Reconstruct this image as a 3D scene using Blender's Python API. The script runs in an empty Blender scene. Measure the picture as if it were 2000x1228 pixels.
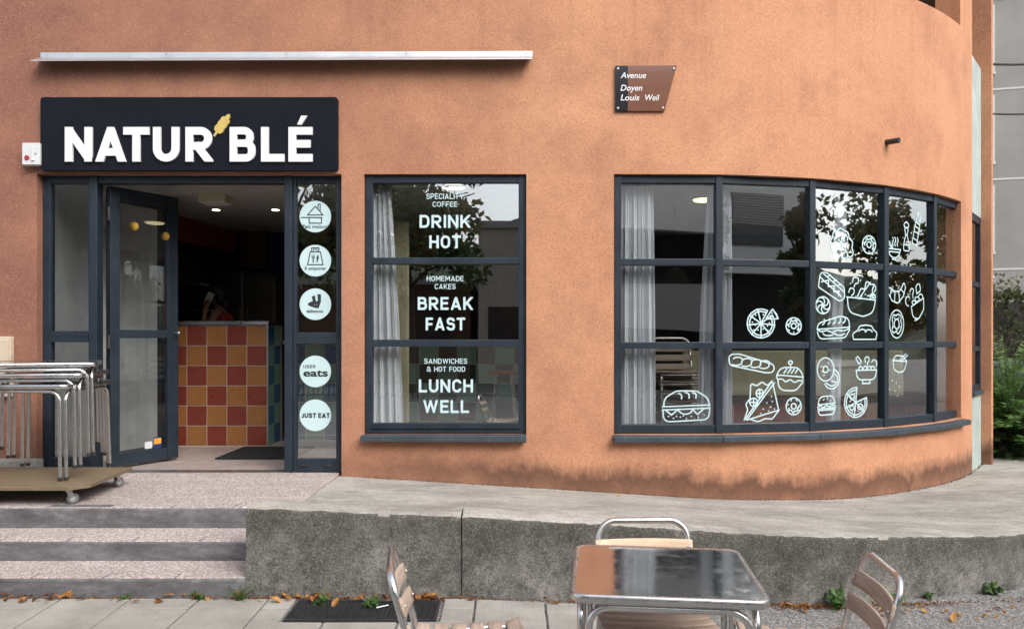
import bpy, bmesh, math, random
from mathutils import Vector, Matrix
R_ = math.radians
random.seed(7)
SC = bpy.context.scene
COL = SC.collection
# ------------------------------------------------------------------ camera, sky, sun, exposure
F, EYE, HY = 1500.0, 1.086, 660.0          # focal length in photo pixels, eye height over the door sill, horizon row
cam = bpy.data.cameras.new('camera'); co = bpy.data.objects.new('camera', cam); COL.objects.link(co)
cam.sensor_width = 36.0; cam.lens = F / 2000 * 36; cam.shift_y = (HY - 614) / 2000
cam.clip_start = 0.05; cam.clip_end = 600
co.location = (0, 0, EYE); co.rotation_euler = (R_(90), 0, 0)
SC.camera = co
SUN_EL = R_(43)
w = bpy.data.worlds.new('World'); SC.world = w; w.use_nodes = True
nt = w.node_tree; nt.nodes.clear()
sky = nt.nodes.new('ShaderNodeTexSky'); sky.sky_type = 'NISHITA'; sky.sun_disc = False
sky.sun_elevation = SUN_EL; sky.dust_density = 3.0; sky.air_density = 1.0
hs = nt.nodes.new('ShaderNodeHueSaturation'); hs.inputs['Saturation'].default_value = 0.4
bg = nt.nodes.new('ShaderNodeBackground'); bg.inputs['Strength'].default_value = 0.15
ou = nt.nodes.new('ShaderNodeOutputWorld')
nt.links.new(sky.outputs[0], hs.inputs['Color']); nt.links.new(hs.outputs[0], bg.inputs['Color']); nt.links.new(bg.outputs[0], ou.inputs[0])
sl = bpy.data.lights.new('sun', 'SUN'); sl.energy = 1.15; sl.angle = R_(38); sl.color = (1, .96, .9)
so = bpy.data.objects.new('sun', sl); COL.objects.link(so)
# veiled sun over the street, from the front right
sd = Vector((.64 * math.cos(SUN_EL), -.785 * math.cos(SUN_EL), math.sin(SUN_EL)))
so.rotation_euler = sd.to_track_quat('Z', 'Y').to_euler(); so.location = (6, -6, 20)
sky.sun_rotation = math.atan2(sd.x, sd.y)
SC.view_settings.view_transform = 'Standard'; SC.view_settings.look = 'None'
SC.view_settings.gamma = 1.0; SC.view_settings.exposure = 0.98
SC.cycles.use_denoising = True
SC.cycles.adaptive_threshold = .03; SC.cycles.max_bounces = 6; SC.cycles.transparent_max_bounces = 16; SC.cycles.glossy_bounces = 4
SC.cycles.sample_clamp_indirect = 6.0; SC.cycles.caustics_reflective = False; SC.cycles.caustics_refractive = False

def P(px, py, Y):
    return Vector(((px - 1000) * Y / F, Y, EYE - (py - HY) * Y / F))
def ZY(py, Y): return EYE - (py - HY) * Y / F
def XY(px, Y): return (px - 1000) * Y / F

# ------------------------------------------------------------------ materials
MAT = {}
class N:
    """small node builder"""
    def __init__(s, name):
        s.m = bpy.data.materials.new(name); s.m.use_nodes = True
        s.t = s.m.node_tree; s.b = s.t.nodes['Principled BSDF']; s.out = s.t.nodes['Material Output']
        MAT[name] = s.m
        s.geo = s.t.nodes.new('ShaderNodeNewGeometry'); s.pos = s.geo.outputs['Position']
    def n(s, typ, **kw):
        x = s.t.nodes.new(typ)
        for k, v in kw.items(): setattr(x, k, v)
        return x
    def l(s, a, b): s.t.links.new(a, b)
    def inp(s, sock, v):
        if hasattr(v, 'links'): s.l(v, sock)
        elif isinstance(v, (tuple, list)) and len(v) == 3 and sock.type == 'RGBA': sock.default_value = (*v, 1)
        else: sock.default_value = v
    def noise(s, scale, detail=4, rough=.55, vec=None, stretch=None, dist=0):
        x = s.n('ShaderNodeTexNoise'); x.inputs['Scale'].default_value = scale
        x.inputs['Detail'].default_value = detail; x.inputs['Roughness'].default_value = rough; x.inputs['Distortion'].default_value = dist
        v = vec or s.pos
        if stretch:
            mp = s.n('ShaderNodeMapping'); mp.inputs['Scale'].default_value = stretch; s.l(v, mp.inputs[0]); v = mp.outputs[0]
        s.l(v, x.inputs['Vector']); return x.outputs['Fac']
    def voro(s, scale, feature='F1', stretch=None):
        x = s.n('ShaderNodeTexVoronoi'); x.feature = feature; x.inputs['Scale'].default_value = scale
        v = s.pos
        if stretch:
            mp = s.n('ShaderNodeMapping'); mp.inputs['Scale'].default_value = stretch; s.l(v, mp.inputs[0]); v = mp.outputs[0]
        s.l(v, x.inputs['Vector']); return x
    def ramp(s, fac, stops, interp='LINEAR'):
        x = s.n('ShaderNodeValToRGB'); x.color_ramp.interpolation = interp
        e = x.color_ramp.elements
        while len(e) < len(stops): e.new(.5)
        for i, (p, c) in enumerate(stops):
            e[i].position = p; e[i].color = (*c, 1) if not isinstance(c, (int, float)) else (c, c, c, 1)
        s.l(fac, x.inputs[0]); return x.outputs[0]
    def mix(s, fac, a, b, mode='MIX'):
        x = s.n('ShaderNodeMix', data_type='RGBA', blend_type=mode)
        s.inp(x.inputs[0], fac); s.inp(x.inputs[6], a); s.inp(x.inputs[7], b); return x.outputs[2]
    def math(s, op, a, b=0.0, clamp=False):
        x = s.n('ShaderNodeMath', operation=op, use_clamp=clamp); s.inp(x.inputs[0], a); s.inp(x.inputs[1], b); return x.outputs[0]
    def xyz(s):
        x = s.n('ShaderNodeSeparateXYZ'); s.l(s.pos, x.inputs[0]); return x.outputs
    def rng(s, v, a, b, c=0., d=1.):
        x = s.n('ShaderNodeMapRange'); x.clamp = True
        s.l(v, x.inputs[0]); x.inputs[1].default_value = a; x.inputs[2].default_value = b; x.inputs[3].default_value = c; x.inputs[4].default_value = d
        return x.outputs[0]
    def rand(s):
        return s.n('ShaderNodeObjectInfo').outputs['Random']
    def color(s, c): s.inp(s.b.inputs['Base Color'], c)
    def rough(s, r): s.inp(s.b.inputs['Roughness'], r)
    def metal(s, v=1.0): s.b.inputs['Metallic'].default_value = v
    def bump(s, h, strength=.4, dist=.01, prev=None):
        x = s.n('ShaderNodeBump'); x.inputs['Strength'].default_value = strength; x.inputs['Distance'].default_value = dist
        s.l(h, x.inputs['Height'])
        if prev: s.l(prev, x.inputs['Normal'])
        s.l(x.outputs[0], s.b.inputs['Normal']); return x.outputs[0]

def simple(name, c, rough=.6, metal=0., var=.12, scale=6., bump=.1, bscale=60., spec=None):
    k = N(name)
    f = k.noise(scale, 5, .6)
    a = tuple(max(0, x * (1 - var)) for x in c); b = tuple(min(1, x * (1 + var)) for x in c)
    k.color(k.ramp(f, [(.3, a), (.7, b)])); k.metal(metal)
    k.rough(k.rng(k.noise(scale * 3, 4), .3, .7, max(0.02, rough - .08), min(1, rough + .08)))
    if bump: k.bump(k.noise(bscale, 4), bump, .004)
    if spec is not None: k.b.inputs['Specular IOR Level'].default_value = spec
    return k

def glow(name, c, strength):
    k = N(name); k.color(c); k.b.inputs['Emission Color'].default_value = (*c, 1); k.b.inputs['Emission Strength'].default_value = strength

# rendered orange wall
k = N('render_wall')
x, y, z = k.xyz()
big = k.noise(.75, 7, .68); mid = k.noise(2.0, 7, .7); fine = k.noise(46, 4, .8); vfine = k.noise(110, 3, .75)
c = k.ramp(big, [(.22, (.43, .196, .110)), (.42, (.565, .276, .157)), (.6, (.61, .307, .175)), (.8, (.69, .372, .218))])
c = k.mix(k.rng(mid, .46, .70, 0, .36), c, (.37, .16, .098))
c = k.mix(k.math('ADD', k.rng(x, 1.4, -3.9, 0, .92), k.rng(mid, .35, .65, -.14, .14), True), c, (.235, .106, .078))                     # shade painted into the colour towards the left end, over duller, dirtier paint
c = k.mix(k.rng(fine, .48, .70, 0, .50), c, (.33, .15, .085))
c = k.mix(k.rng(vfine, .56, .68, 0, .62), c, (.17, .085, .058))
c = k.mix(k.rng(vfine, .42, .32, 0, .45), c, (.78, .47, .31))
# soot and splash stains: foot of the wall, drip runs, under the coping
base = k.math('ADD', z, k.rng(x, -1.4, 2.2, .0, .23))
streak = k.noise(1.0, 6, .7, stretch=(5, 5, 1.4)); blot = k.noise(5.5, 9, .85)
h = k.math('ADD', base, k.math('MULTIPLY', k.math('SUBTRACT', streak, .5), .26))
h = k.math('ADD', h, k.math('MULTIPLY', k.math('SUBTRACT', blot, .5), .30))
st = k.math('MULTIPLY', k.math('MULTIPLY', k.rng(h, .24, .10, 0, 1), k.rng(k.noise(1.7, 4, .6), .30, .45, .6, 1.)), k.rng(x, -1.3, .0, .45, 1.))
c = k.mix(k.math('MULTIPLY', st, k.rng(h, -.06, .08, .62, .90)), c, (.11, .058, .040))
run = k.math('MULTIPLY', k.rng(k.noise(1.0, 5, .62, stretch=(9, 9, .28)), .50, .72), k.rng(z, 2.6, 4.2, .0, .30))
c = k.mix(run, c, (.23, .105, .07))
scr = k.noise(1.3, 8, .75, stretch=(1, 1, 2.2), dist=1.2)
k.color(k.mix(k.rng(scr, .66, .72, 0, .22), c, (.66, .42, .33)))
k.rough(.93); k.b.inputs['Specular IOR Level'].default_value = .25
n1 = k.bump(k.noise(150, 5, .7), .5, .006); k.bump(k.noise(38, 4), .28, .008, n1)

# concrete of the ramp and coping
k = N('concrete_top')
big = k.noise(1.1, 7, .7, stretch=(1, 1.6, 1)); fine = k.noise(55, 5, .8); sc = k.noise(7, 8, .8, stretch=(.6, 1.3, 1), dist=.9)
c = k.ramp(big, [(.32, (.24, .226, .20)), (.5, (.36, .342, .306)), (.68, (.50, .475, .43))])
c = k.mix(k.rng(sc, .50, .64, 0, .6), c, (.19, .178, .158)); c = k.mix(k.rng(sc, .46, .34, 0, .6), c, (.60, .575, .525))
c = k.mix(k.rng(fine, .50, .66, 0, .7), c, (.14, .13, .115)); c = k.mix(k.rng(fine, .42, .34, 0, .4), c, (.55, .525, .48))
k.color(c); k.rough(.9); n1 = k.bump(fine, .55, .008); k.bump(sc, .3, .01, n1)
# concrete retaining wall face: exposed pits, lichen, soot
k = N('concrete_face')
x, y, z = k.xyz()
big = k.noise(2.3, 8, .75); fine = k.noise(48, 6, .85); med = k.noise(11, 8, .8)
c = k.ramp(big, [(.34, (.075, .072, .064)), (.47, (.17, .163, .146)), (.58, (.29, .278, .252)), (.70, (.42, .402, .366))])
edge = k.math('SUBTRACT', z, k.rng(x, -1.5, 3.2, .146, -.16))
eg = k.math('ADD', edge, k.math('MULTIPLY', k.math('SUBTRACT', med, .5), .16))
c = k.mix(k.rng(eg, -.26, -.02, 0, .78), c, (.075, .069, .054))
c = k.mix(k.rng(med, .50, .64, 0, .75), c, (.055, .054, .050)); c = k.mix(k.rng(med, .44, .34, 0, .5), c, (.33, .315, .285))
c = k.mix(k.rng(fine, .53, .62, 0, .5), c, (.05, .048, .043)); gr = k.noise(105, 4, .8); c = k.mix(k.rng(gr, .52, .60, 0, .62), c, (.03, .029, .026)); c = k.mix(k.rng(gr, .44, .36, 0, .45), c, (.46, .44, .41))
v = k.voro(38); c = k.mix(k.rng(v.outputs['Distance'], .13, .05, 0, .35), c, (.50, .48, .44))
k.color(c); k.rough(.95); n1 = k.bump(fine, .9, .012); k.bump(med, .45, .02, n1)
# washed aggregate slabs (platform, treads)
k = N('aggregate')
v = k.voro(95); ce = k.n('ShaderNodeSeparateColor'); k.l(v.outputs['Color'], ce.inputs[0])
c = k.ramp(ce.outputs[0], [(.0, (.27, .215, .20)), (.35, (.44, .37, .35)), (.7, (.54, .475, .45)), (1, (.76, .71, .69))])
c = k.mix(k.rng(v.outputs['Distance'], .35, .75, 0, .6), c, (.20, .165, .15))
c = k.mix(k.rng(k.noise(1.6, 6, .65), .42, .72, 0, .42), c, (.25, .21, .195)); c = k.mix(k.math('MULTIPLY', k.rand(), .16), c, (.30, .24, .22))
k.color(c); k.rough(.85); k.bump(v.outputs['Distance'], .45, .005)
# riser of the steps: dark bluish screed, worn
k = N('riser')
a = k.noise(3.0, 8, .78, stretch=(1, 1, 2.6)); b = k.noise(16, 7, .8, dist=1.5); f = k.noise(120, 3)
c = k.ramp(a, [(.34, (.065, .061, .062)), (.5, (.122, .117, .122)), (.66, (.215, .208, .218))])
c = k.mix(k.rng(b, .60, .70, 0, .5), c, (.36, .345, .33)); c = k.mix(k.rng(b, .42, .30, 0, .5), c, (.085, .078, .075)); c = k.mix(k.rng(f, .55, .7, 0, .35), c, (.06, .058, .056))
k.color(c); k.rough(.8); k.bump(b, .4, .006)
# pavement slabs, asphalt
k = N('pave_slab')
f = k.noise(120, 4, .7); g = k.noise(2.6, 6, .7); wv = k.noise(60, 2, .5, stretch=(3.2, .06, 1))
c = k.ramp(g, [(.3, (.22, .208, .185)), (.55, (.335, .318, .288)), (.75, (.42, .40, .365))])
c = k.mix(k.math('MULTIPLY', k.rand(), .3), c, (.26, .245, .22)); c = k.mix(k.rng(f, .55, .72, 0, .5), c, (.16, .15, .135)); c = k.mix(k.rng(wv, .5, .62, 0, .25), c, (.22, .21, .19))
k.color(c); k.rough(.9); n1 = k.bump(f, .4, .005); k.bump(wv, .35, .004, n1)
k = N('asphalt')
v = k.voro(130); ce = k.n('ShaderNodeSeparateColor'); k.l(v.outputs['Color'], ce.inputs[0])
c = k.ramp(ce.outputs[1], [(0, (.075, .073, .07)), (.5, (.17, .165, .158)), (.85, (.30, .29, .275)), (1, (.48, .46, .44))])
c = k.mix(k.rng(k.noise(1.3, 5), .35, .7, 0, .4), c, (.12, .115, .11))
k.color(c); k.rough(.92); k.bump(v.outputs['Distance'], .6, .006)
# painted steel / aluminium frames
k = N('frame_paint')
g = k.noise(5, 6, .7); s2 = k.noise(3, 6, .7, stretch=(14, 14, 1))
c = k.ramp(g, [(.3, (.013, .021, .031)), (.7, (.022, .032, .045))]); c = k.mix(k.rng(s2, .58, .75, 0, .45), c, (.075, .092, .11)); c = k.mix(k.rng(k.noise(60, 4), .68, .75, 0, .5), c, (.12, .13, .14))
k.color(c); k.rough(k.rng(g, .3, .7, .38, .55)); k.b.inputs['Specular IOR Level'].default_value = .32; k.bump(k.noise(90, 3), .06, .002)
k = N('sill_paint')
g = k.noise(5, 6, .7); s2 = k.noise(2.2, 6, .7, stretch=(16, 16, 1.5))
c = k.ramp(g, [(.3, (.025, .036, .048)), (.7, (.05, .066, .082))]); c = k.mix(k.rng(s2, .55, .72, 0, .7), c, (.13, .14, .145))
k.color(c); k.rough(.5); k.bump(g, .1, .003)
simple('sign_panel', (.0085, .0098, .0155), .5, var=.15, bump=.02, spec=.10)
simple('sign_white', (.74, .74, .74), .45, var=.03, bump=.02)
simple('sign_gold', (.56, .42, .12), .4, var=.1, bump=.03)
simple('decal_white', (.52, .68, .70), .55, var=.04, bump=0)
simple('decal_print', (.02, .022, .024), .6, var=.1, bump=0)
simple('alu', (.62, .62, .62), .30, 1., .1, 9, .04, 140)
simple('alu_rail', (.66, .67, .68), .45, 1., .08, 6, .05, 80)
k = N('tube_alu'); g = k.noise(30, 4); c = k.ramp(g, [(.3, (.60, .60, .59)), (.7, (.74, .74, .73))]); c = k.mix(k.rng(k.noise(9, 4, .7), .55, .75, 0, .30), c, (.48, .47, .46)); k.color(c); k.metal(); k.rough(.26)
k = N('table_steel'); g = k.noise(3.3, 5, .6); c = k.ramp(g, [(.3, (.56, .56, .57)), (.7, (.64, .64, .65))])
k.color(c); k.metal(); k.rough(k.rng(k.noise(14, 5, .7), .4, .75, .07, .20)); k.bump(k.noise(4.0, 3, .6), .06, .010)
def wood(name, c0, c1, c2):
    k = N(name); o = k.n('ShaderNodeTexCoord').outputs['Object']
    g = k.noise(1, 6, .65, vec=o, stretch=(5, 60, 60), dist=.6); h = k.noise(3, 4, .6)
    c = k.ramp(g, [(.3, c0), (.55, c1), (.78, c2)]); c = k.mix(k.rng(h, .5, .75, 0, .3), c, c0)
    k.color(k.mix(k.math('MULTIPLY', k.rand(), .25), c, c0)); k.rough(.72); k.bump(g, .25, .003)
wood('slat_wood', (.30, .225, .18), (.44, .345, .28), (.55, .45, .37))
wood('slat_new', (.50, .355, .235), (.66, .50, .36), (.74, .59, .45))
wood('ply', (.12, .085, .05), (.19, .14, .085), (.26, .205, .135))
simple('rubber', (.02, .02, .02), .7); simple('caster_grey', (.16, .17, .18), .5); simple('zinc', (.5, .5, .5), .4, 1.)
simple('plastic_white', (.62, .63, .64), .5, var=.05); simple('red_button', (.32, .03, .05), .4); simple('beige_box', (.56, .47, .36), .6)
k = N('plate_brown'); k.color(k.ramp(k.noise(4, 3), [(.3, (.155, .062, .035)), (.7, (.185, .075, .042))])); k.rough(.14); k.b.inputs['Coat Weight'].default_value = .4
k = N('plate_dark'); k.color((.010, .011, .016)); k.rough(.14)
simple('green_panel', (.40, .46, .43), .6, var=.18, scale=4)
simple('dark_metal', (.03, .03, .032), .5)
# glass: thin coated glazing, part mirror, part clear
def glass(name, f0, tint, bumpy=.0, rough=0.0):
    k = N(name); t = k.t
    gl = k.n('ShaderNodeBsdfGlossy'); gl.inputs['Roughness'].default_value = rough; gl.inputs['Color'].default_value = (.95, .97, .97, 1)
    tr = k.n('ShaderNodeBsdfTransparent'); tr.inputs['Color'].default_value = (*tint, 1)
    lw = k.n('ShaderNodeLayerWeight'); lw.inputs['Blend'].default_value = .28
    fac = k.rng(lw.outputs['Fresnel'], 0, 1, f0, 1.0)
    fac = k.math('MULTIPLY', fac, k.math('SUBTRACT', 1.0, k.geo.outputs['Backfacing']))     # the sheet mirrors once, on its outer face
    mx = k.n('ShaderNodeMixShader'); k.l(fac, mx.inputs[0]); k.l(tr.outputs[0], mx.inputs[1]); k.l(gl.outputs[0], mx.inputs[2]); k.l(mx.outputs[0], k.out.inputs[0])
    if bumpy:
        b = k.n('ShaderNodeBump'); b.inputs['Strength'].default_value = bumpy; b.inputs['Distance'].default_value = .004
        k.l(k.noise(2.2, 2, .4), b.inputs['Height']); k.l(b.outputs[0], gl.inputs['Normal'])
glass('glass', .36, (.96, .98, .975), .05)
glass('glass_door', .10, (.92, .93, .93), .05)
glass('glass_ribbed', .12, (.74, .76, .76), .6, .12)
# inside
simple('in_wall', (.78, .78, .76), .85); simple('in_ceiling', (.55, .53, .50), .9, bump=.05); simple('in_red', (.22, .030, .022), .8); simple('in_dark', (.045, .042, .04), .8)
simple('in_blue', (.012, .03, .10), .7); simple('in_brown', (.10, .05, .03), .7); simple('cream', (.62, .56, .38), .7)
simple('floor_tile', (.36, .30, .275), .42, var=.14, scale=5); simple('grout', (.52, .45, .40), .9); simple('mat_black', (.010, .010, .013), .95, bump=.5, bscale=220)
for nm, c in (('tile_red', (.22, .044, .028)), ('tile_orange', (.34, .145, .046)), ('tile_blue', (.015, .085, .19)), ('tile_green', (.17, .30, .225)), ('tile_dark', (.028, .045, .035))):
    k = simple(nm, c, .34, var=.10, scale=9, bump=.06, bscale=30); 
simple('counter_steel', (.42, .43, .44), .34, 1.); simple('fridge', (.46, .45, .43), .42, 1., .08)
simple('curtain_cloth', (.86, .86, .90), .9, var=.06, bump=.3, bscale=300)
glow('lamp_glow', (1, .85, .45), 1.6); glow('spot_glow', (1, .86, .62), 4.0); glow('exit_glow', (.5, 1, .6), .9)
simple('skin', (.34, .17, .11), .55, var=.06); simple('hair', (.012, .009, .008), .5); simple('red_top', (.34, .03, .02), .8); simple('phone_white', (.7, .7, .7), .3)
simple('sticker_orange', (.75, .33, .03), .5); simple('sticker_navy', (.02, .03, .12), .5); simple('amber_glint', (.55, .32, .04), .6)
# surroundings
simple('far_wall', (.245, .235, .225), .9, var=.14, scale=.5, bump=.3, bscale=14); simple('far_joint', (.50, .49, .47), .9); simple('shutter', (.42, .42, .43), .7); simple('far_glass', (.03, .035, .04), .15)
simple('white_concrete', (.88, .87, .83), .8, var=.08, scale=.6); simple('grey_concrete', (.40, .39, .375), .85, var=.1, scale=.5); simple('dark_void', (.02, .02, .02), .9); simple('pale_render', (.55, .50, .44), .9)
simple('pot_blue', (.045, .06, .10), .6); simple('soil', (.07, .05, .035), .95); simple('bark', (.085, .06, .045), .9, bump=.6, bscale=25)
def leafmat(name, stops):
    k = N(name)
    a = k.n('ShaderNodeAttribute'); a.attribute_name = 'tint'
    k.color(k.ramp(a.outputs['Fac'], stops)); k.rough(.55)
    tl = k.n('ShaderNodeBsdfTranslucent'); k.l(k.b.inputs['Base Color'].links[0].from_socket, tl.inputs[0])
    mx = k.n('ShaderNodeMixShader'); mx.inputs[0].default_value = .42
    k.l(k.b.outputs[0], mx.inputs[1]); k.l(tl.outputs[0], mx.inputs[2]); k.l(mx.outputs[0], k.out.inputs[0])
leafmat('leaf_bush', [(0, (.030, .075, .025)), (.5, (.085, .19, .055)), (.85, (.15, .30, .08)), (1, (.26, .36, .12))])
leafmat('leaf_hedge', [(0, (.03, .045, .018)), (.55, (.085, .105, .04)), (1, (.17, .17, .08))])
leafmat('leaf_weed', [(0, (.035, .09, .02)), (1, (.11, .22, .05))])
leafmat('leaf_tree', [(0, (.03, .055, .02)), (.6, (.08, .13, .04)), (.86, (.16, .13, .04)), (1, (.30, .11, .04))])
leafmat('leaf_fallen', [(0, (.14, .055, .025)), (.4, (.30, .12, .04)), (.75, (.52, .25, .06)), (1, (.68, .42, .12))])
simple('road', (.055, .055, .057), .9, var=.2, scale=3, bump=.3)
simple('kerb', (.33, .32, .30), .9)
simple('hill_wood', (.035, .052, .026), .95, var=.5, scale=.25, bump=1., bscale=1.2)
# ------------------------------------------------------------------ mesh helpers
class MB:
    def __init__(s): s.v, s.f, s.sm, s.t = [], [], [], []
    def add(s, vs, fs, smooth=False, tint=None):
        o = len(s.v); s.v += [tuple(q) for q in vs]
        for f in fs:
            s.f.append(tuple(i + o for i in f)); s.sm.append(smooth); s.t.append(tint)
        return s
    def box(s, a, b, M=None):
        x0, y0, z0 = a; x1, y1, z1 = b
        vs = [Vector(q) for q in ((x0,y0,z0),(x1,y0,z0),(x1,y1,z0),(x0,y1,z0),(x0,y0,z1),(x1,y0,z1),(x1,y1,z1),(x0,y1,z1))]
        if M: vs = [M @ q for q in vs]
        return s.add(vs, [(0,3,2,1),(4,5,6,7),(0,1,5,4),(1,2,6,5),(2,3,7,6),(3,0,4,7)])
    def prism(s, poly, d0, d1, M=None):
        """2-D polygon in x,z extruded along y from d0 to d1"""
        n = len(poly)
        vs = [Vector((x, d0, z)) for x, z in poly] + [Vector((x, d1, z)) for x, z in poly]
        if M: vs = [M @ q for q in vs]
        return s.add(vs, [tuple(range(n)), tuple(range(2*n-1, n-1, -1))] + [(i, i+n, (i+1) % n + n, (i+1) % n) for i in range(n)])
    def tube(s, pts, r, n=10, closed=False, cap=True, smooth=True, squash=None):
        pts = [Vector(p) for p in pts]; m = len(pts); rings = []; up = None
        rr = r if isinstance(r, (list, tuple)) else [r] * m
        for i, p in enumerate(pts):
            a = pts[(i-1) % m] if (closed or i > 0) else p; b = pts[(i+1) % m] if (closed or i < m-1) else p
            t = (b - a).normalized()
            if up is None:
                up = Vector((0,0,1)) if abs(t.z) < .9 else Vector((0,1,0))
            sd_ = t.cross(up).normalized(); up = sd_.cross(t).normalized()
            rings.append([p + (sd_ * math.cos(2*math.pi*k/n) + up * math.sin(2*math.pi*k/n)) * rr[i] for k in range(n)])
        vs = [q for rg in rings for q in rg]; fs = []
        for i in range(m if closed else m-1):
            j = (i+1) % m
            for k in range(n):
                fs.append((i*n+k, i*n+(k+1) % n, j*n+(k+1) % n, j*n+k))
        s.add(vs, fs, smooth)
        if cap and not closed:
            s.add(rings[0], [tuple(range(n))[::-1]]); s.add(rings[-1], [tuple(range(n))])
        return s
    def lathe(s, prof, c=(0,0,0), n=20, axis='z', smooth=True):
        c = Vector(c); vs = []
        for r, h in prof:
            for k in range(n):
                a = 2*math.pi*k/n; q = (r*math.cos(a), r*math.sin(a), h)
                if axis == 'y': q = (q[0], q[2], q[1])
                if axis == 'x': q = (q[2], q[0], q[1])
                vs.append(c + Vector(q))
        fs = [(i*n+k, i*n+(k+1) % n, (i+1)*n+(k+1) % n, (i+1)*n+k) for i in range(len(prof)-1) for k in range(n)]
        s.add(vs, fs, smooth)
        s.add(vs[:n], [tuple(range(n))[::-1]]); s.add(vs[-n:], [tuple(range(n))]); return s
    def grid(s, fn, nu, nv, smooth=True):
        vs = [fn(i/nu, j/nv) for j in range(nv+1) for i in range(nu+1)]
        return s.add(vs, [(j*(nu+1)+i, j*(nu+1)+i+1, (j+1)*(nu+1)+i+1, (j+1)*(nu+1)+i) for j in range(nv) for i in range(nu)], smooth)
    def sphere(s, c, r, n=14, m=9):
        c = Vector(c); r = r if isinstance(r, (tuple, list)) else (r, r, r)
        return s.grid(lambda u, v: c + Vector((r[0]*math.sin(math.pi*v)*math.cos(2*math.pi*u), r[1]*math.sin(math.pi*v)*math.sin(2*math.pi*u), -r[2]*math.cos(math.pi*v))), n, m)
    def mesh(s, name, mat):
        me = bpy.data.meshes.new(name); me.from_pydata(s.v, [], s.f); me.update()
        me.polygons.foreach_set('use_smooth', s.sm)
        if any(t is not None for t in s.t):
            at = me.attributes.new('tint', 'FLOAT', 'FACE'); at.data.foreach_set('value', [t or 0. for t in s.t])
        if mat: me.materials.append(MAT[mat])
        return me
    def build(s, name, mat, parent=None, bevel=0, seg=2, loc=None):
        o = bpy.data.objects.new(name, s.mesh(name, mat)); COL.objects.link(o)
        if parent: o.parent = parent
        if loc is not None: o.location = loc
        if bevel:
            b = o.modifiers.new('bevel', 'BEVEL'); b.width = bevel; b.segments = seg; b.limit_method = 'ANGLE'; b.angle_limit = R_(40)
        return o
def tag(o, label=None, cat=None, group=None, kind=None):
    if label: o['label'] = label
    if cat: o['category'] = cat
    if group: o['group'] = group
    if kind: o['kind'] = kind
    return o
def empty(name, loc=(0,0,0), rz=0, parent=None):
    o = bpy.data.objects.new(name, None); COL.objects.link(o); o.location = loc; o.rotation_euler.z = rz; o.empty_display_size = .1
    if parent: o.parent = parent
    return o
def struct(o): o['kind'] = 'structure'; return o
def copy_tree(o, parent=None):
    c = o.copy(); COL.objects.link(c); c.parent = parent
    if 'label' in c and parent is None: pass
    for ch in list(o.children): copy_tree(ch, c)
    return c
def arcpts(cx, cy, rx, ry, a0, a1, n=12):
    return [(cx + rx*math.cos(R_(a0+(a1-a0)*i/n)), cy + ry*math.sin(R_(a0+(a1-a0)*i/n))) for i in range(n+1)]
def fillet(pts, r, closed=False, n=7):
    """rounds the corners of a 2-D/3-D polyline; r is one radius or a list"""
    pts = [Vector(p) for p in pts]; m = len(pts); out = []
    rr = r if isinstance(r, (list, tuple)) else [r]*m
    for i, p in enumerate(pts):
        if (not closed and i in (0, m-1)) or rr[i] <= 0: out.append(p); continue
        a, b = pts[(i-1) % m], pts[(i+1) % m]
        da, db = (a-p), (b-p); la, lb = da.length, db.length
        ang = da.angle(db)
        if ang > 3.1: out.append(p); continue
        d = min(rr[i] / math.tan(ang/2), la*.5 if (closed or 0 < i-1) else la*.98, lb*.5 if (closed or i+1 < m-1) else lb*.98)
        rad = d*math.tan(ang/2); da.normalize(); db.normalize()
        bis = (da+db).normalized(); c = p + bis*(rad/math.sin(ang/2))
        s0, s1 = (p+da*d)-c, (p+db*d)-c; tot = s0.angle(s1)
        for k in range(n+1):
            t = k/n
            out.append(c + (s0*math.sin((1-t)*tot) + s1*math.sin(t*tot))/max(1e-9, math.sin(tot)))
    return out

# ------------------------------------------------------------------ strokes: ribbons on a plane
def clip_poly(poly, box):
    x0, x1, y0, y1 = box
    for ax, lim, sg in ((0, x0, 1), (0, x1, -1), (1, y0, 1), (1, y1, -1)):
        out = []
        for i in range(len(poly)):
            a, b = poly[i-1], poly[i]; da, db = sg*(a[ax]-lim), sg*(b[ax]-lim)
            if (da >= 0) != (db >= 0):
                t = da/(da-db); out.append((a[0]+(b[0]-a[0])*t, a[1]+(b[1]-a[1])*t))
            if db >= 0: out.append(b)
        poly = out
        if len(poly) < 3: return []
    return poly
def ribbon(pts, w, closed=False, ext=None):
    """list of quads along a polyline with mitred joints"""
    q = []
    for p in pts:
        p = Vector((p[0], p[1]))
        if not q or (p-q[-1]).length > 1e-6: q.append(p)
    if closed and (q[0]-q[-1]).length < 1e-6: q.pop()
    m = len(q)
    if m < 2: return []
    ext = w/2 if ext is None else ext
    if not closed:
        q[0] = q[0] + (q[0]-q[1]).normalized()*ext; q[-1] = q[-1] + (q[-1]-q[-2]).normalized()*ext
    L, Rr = [], []
    for i in range(m):
        d0 = (q[i]-q[i-1]).normalized() if (closed or i > 0) else None
        d1 = (q[(i+1) % m]-q[i]).normalized() if (closed or i < m-1) else None
        if d0 is None: d0 = d1
        if d1 is None: d1 = d0
        n0, n1 = Vector((-d0.y, d0.x)), Vector((-d1.y, d1.x)); nn = n0+n1
        if nn.length < 1e-4: nn = n0
        nn.normalize(); k = min(3.2, 1/max(.2, nn.dot(n1)))
        L.append(q[i]+nn*(w/2*k)); Rr.append(q[i]-nn*(w/2*k))
    return [(tuple(L[i]), tuple(L[(i+1) % m]), tuple(Rr[(i+1) % m]), tuple(Rr[i])) for i in range(m if closed else m-1)]
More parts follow.
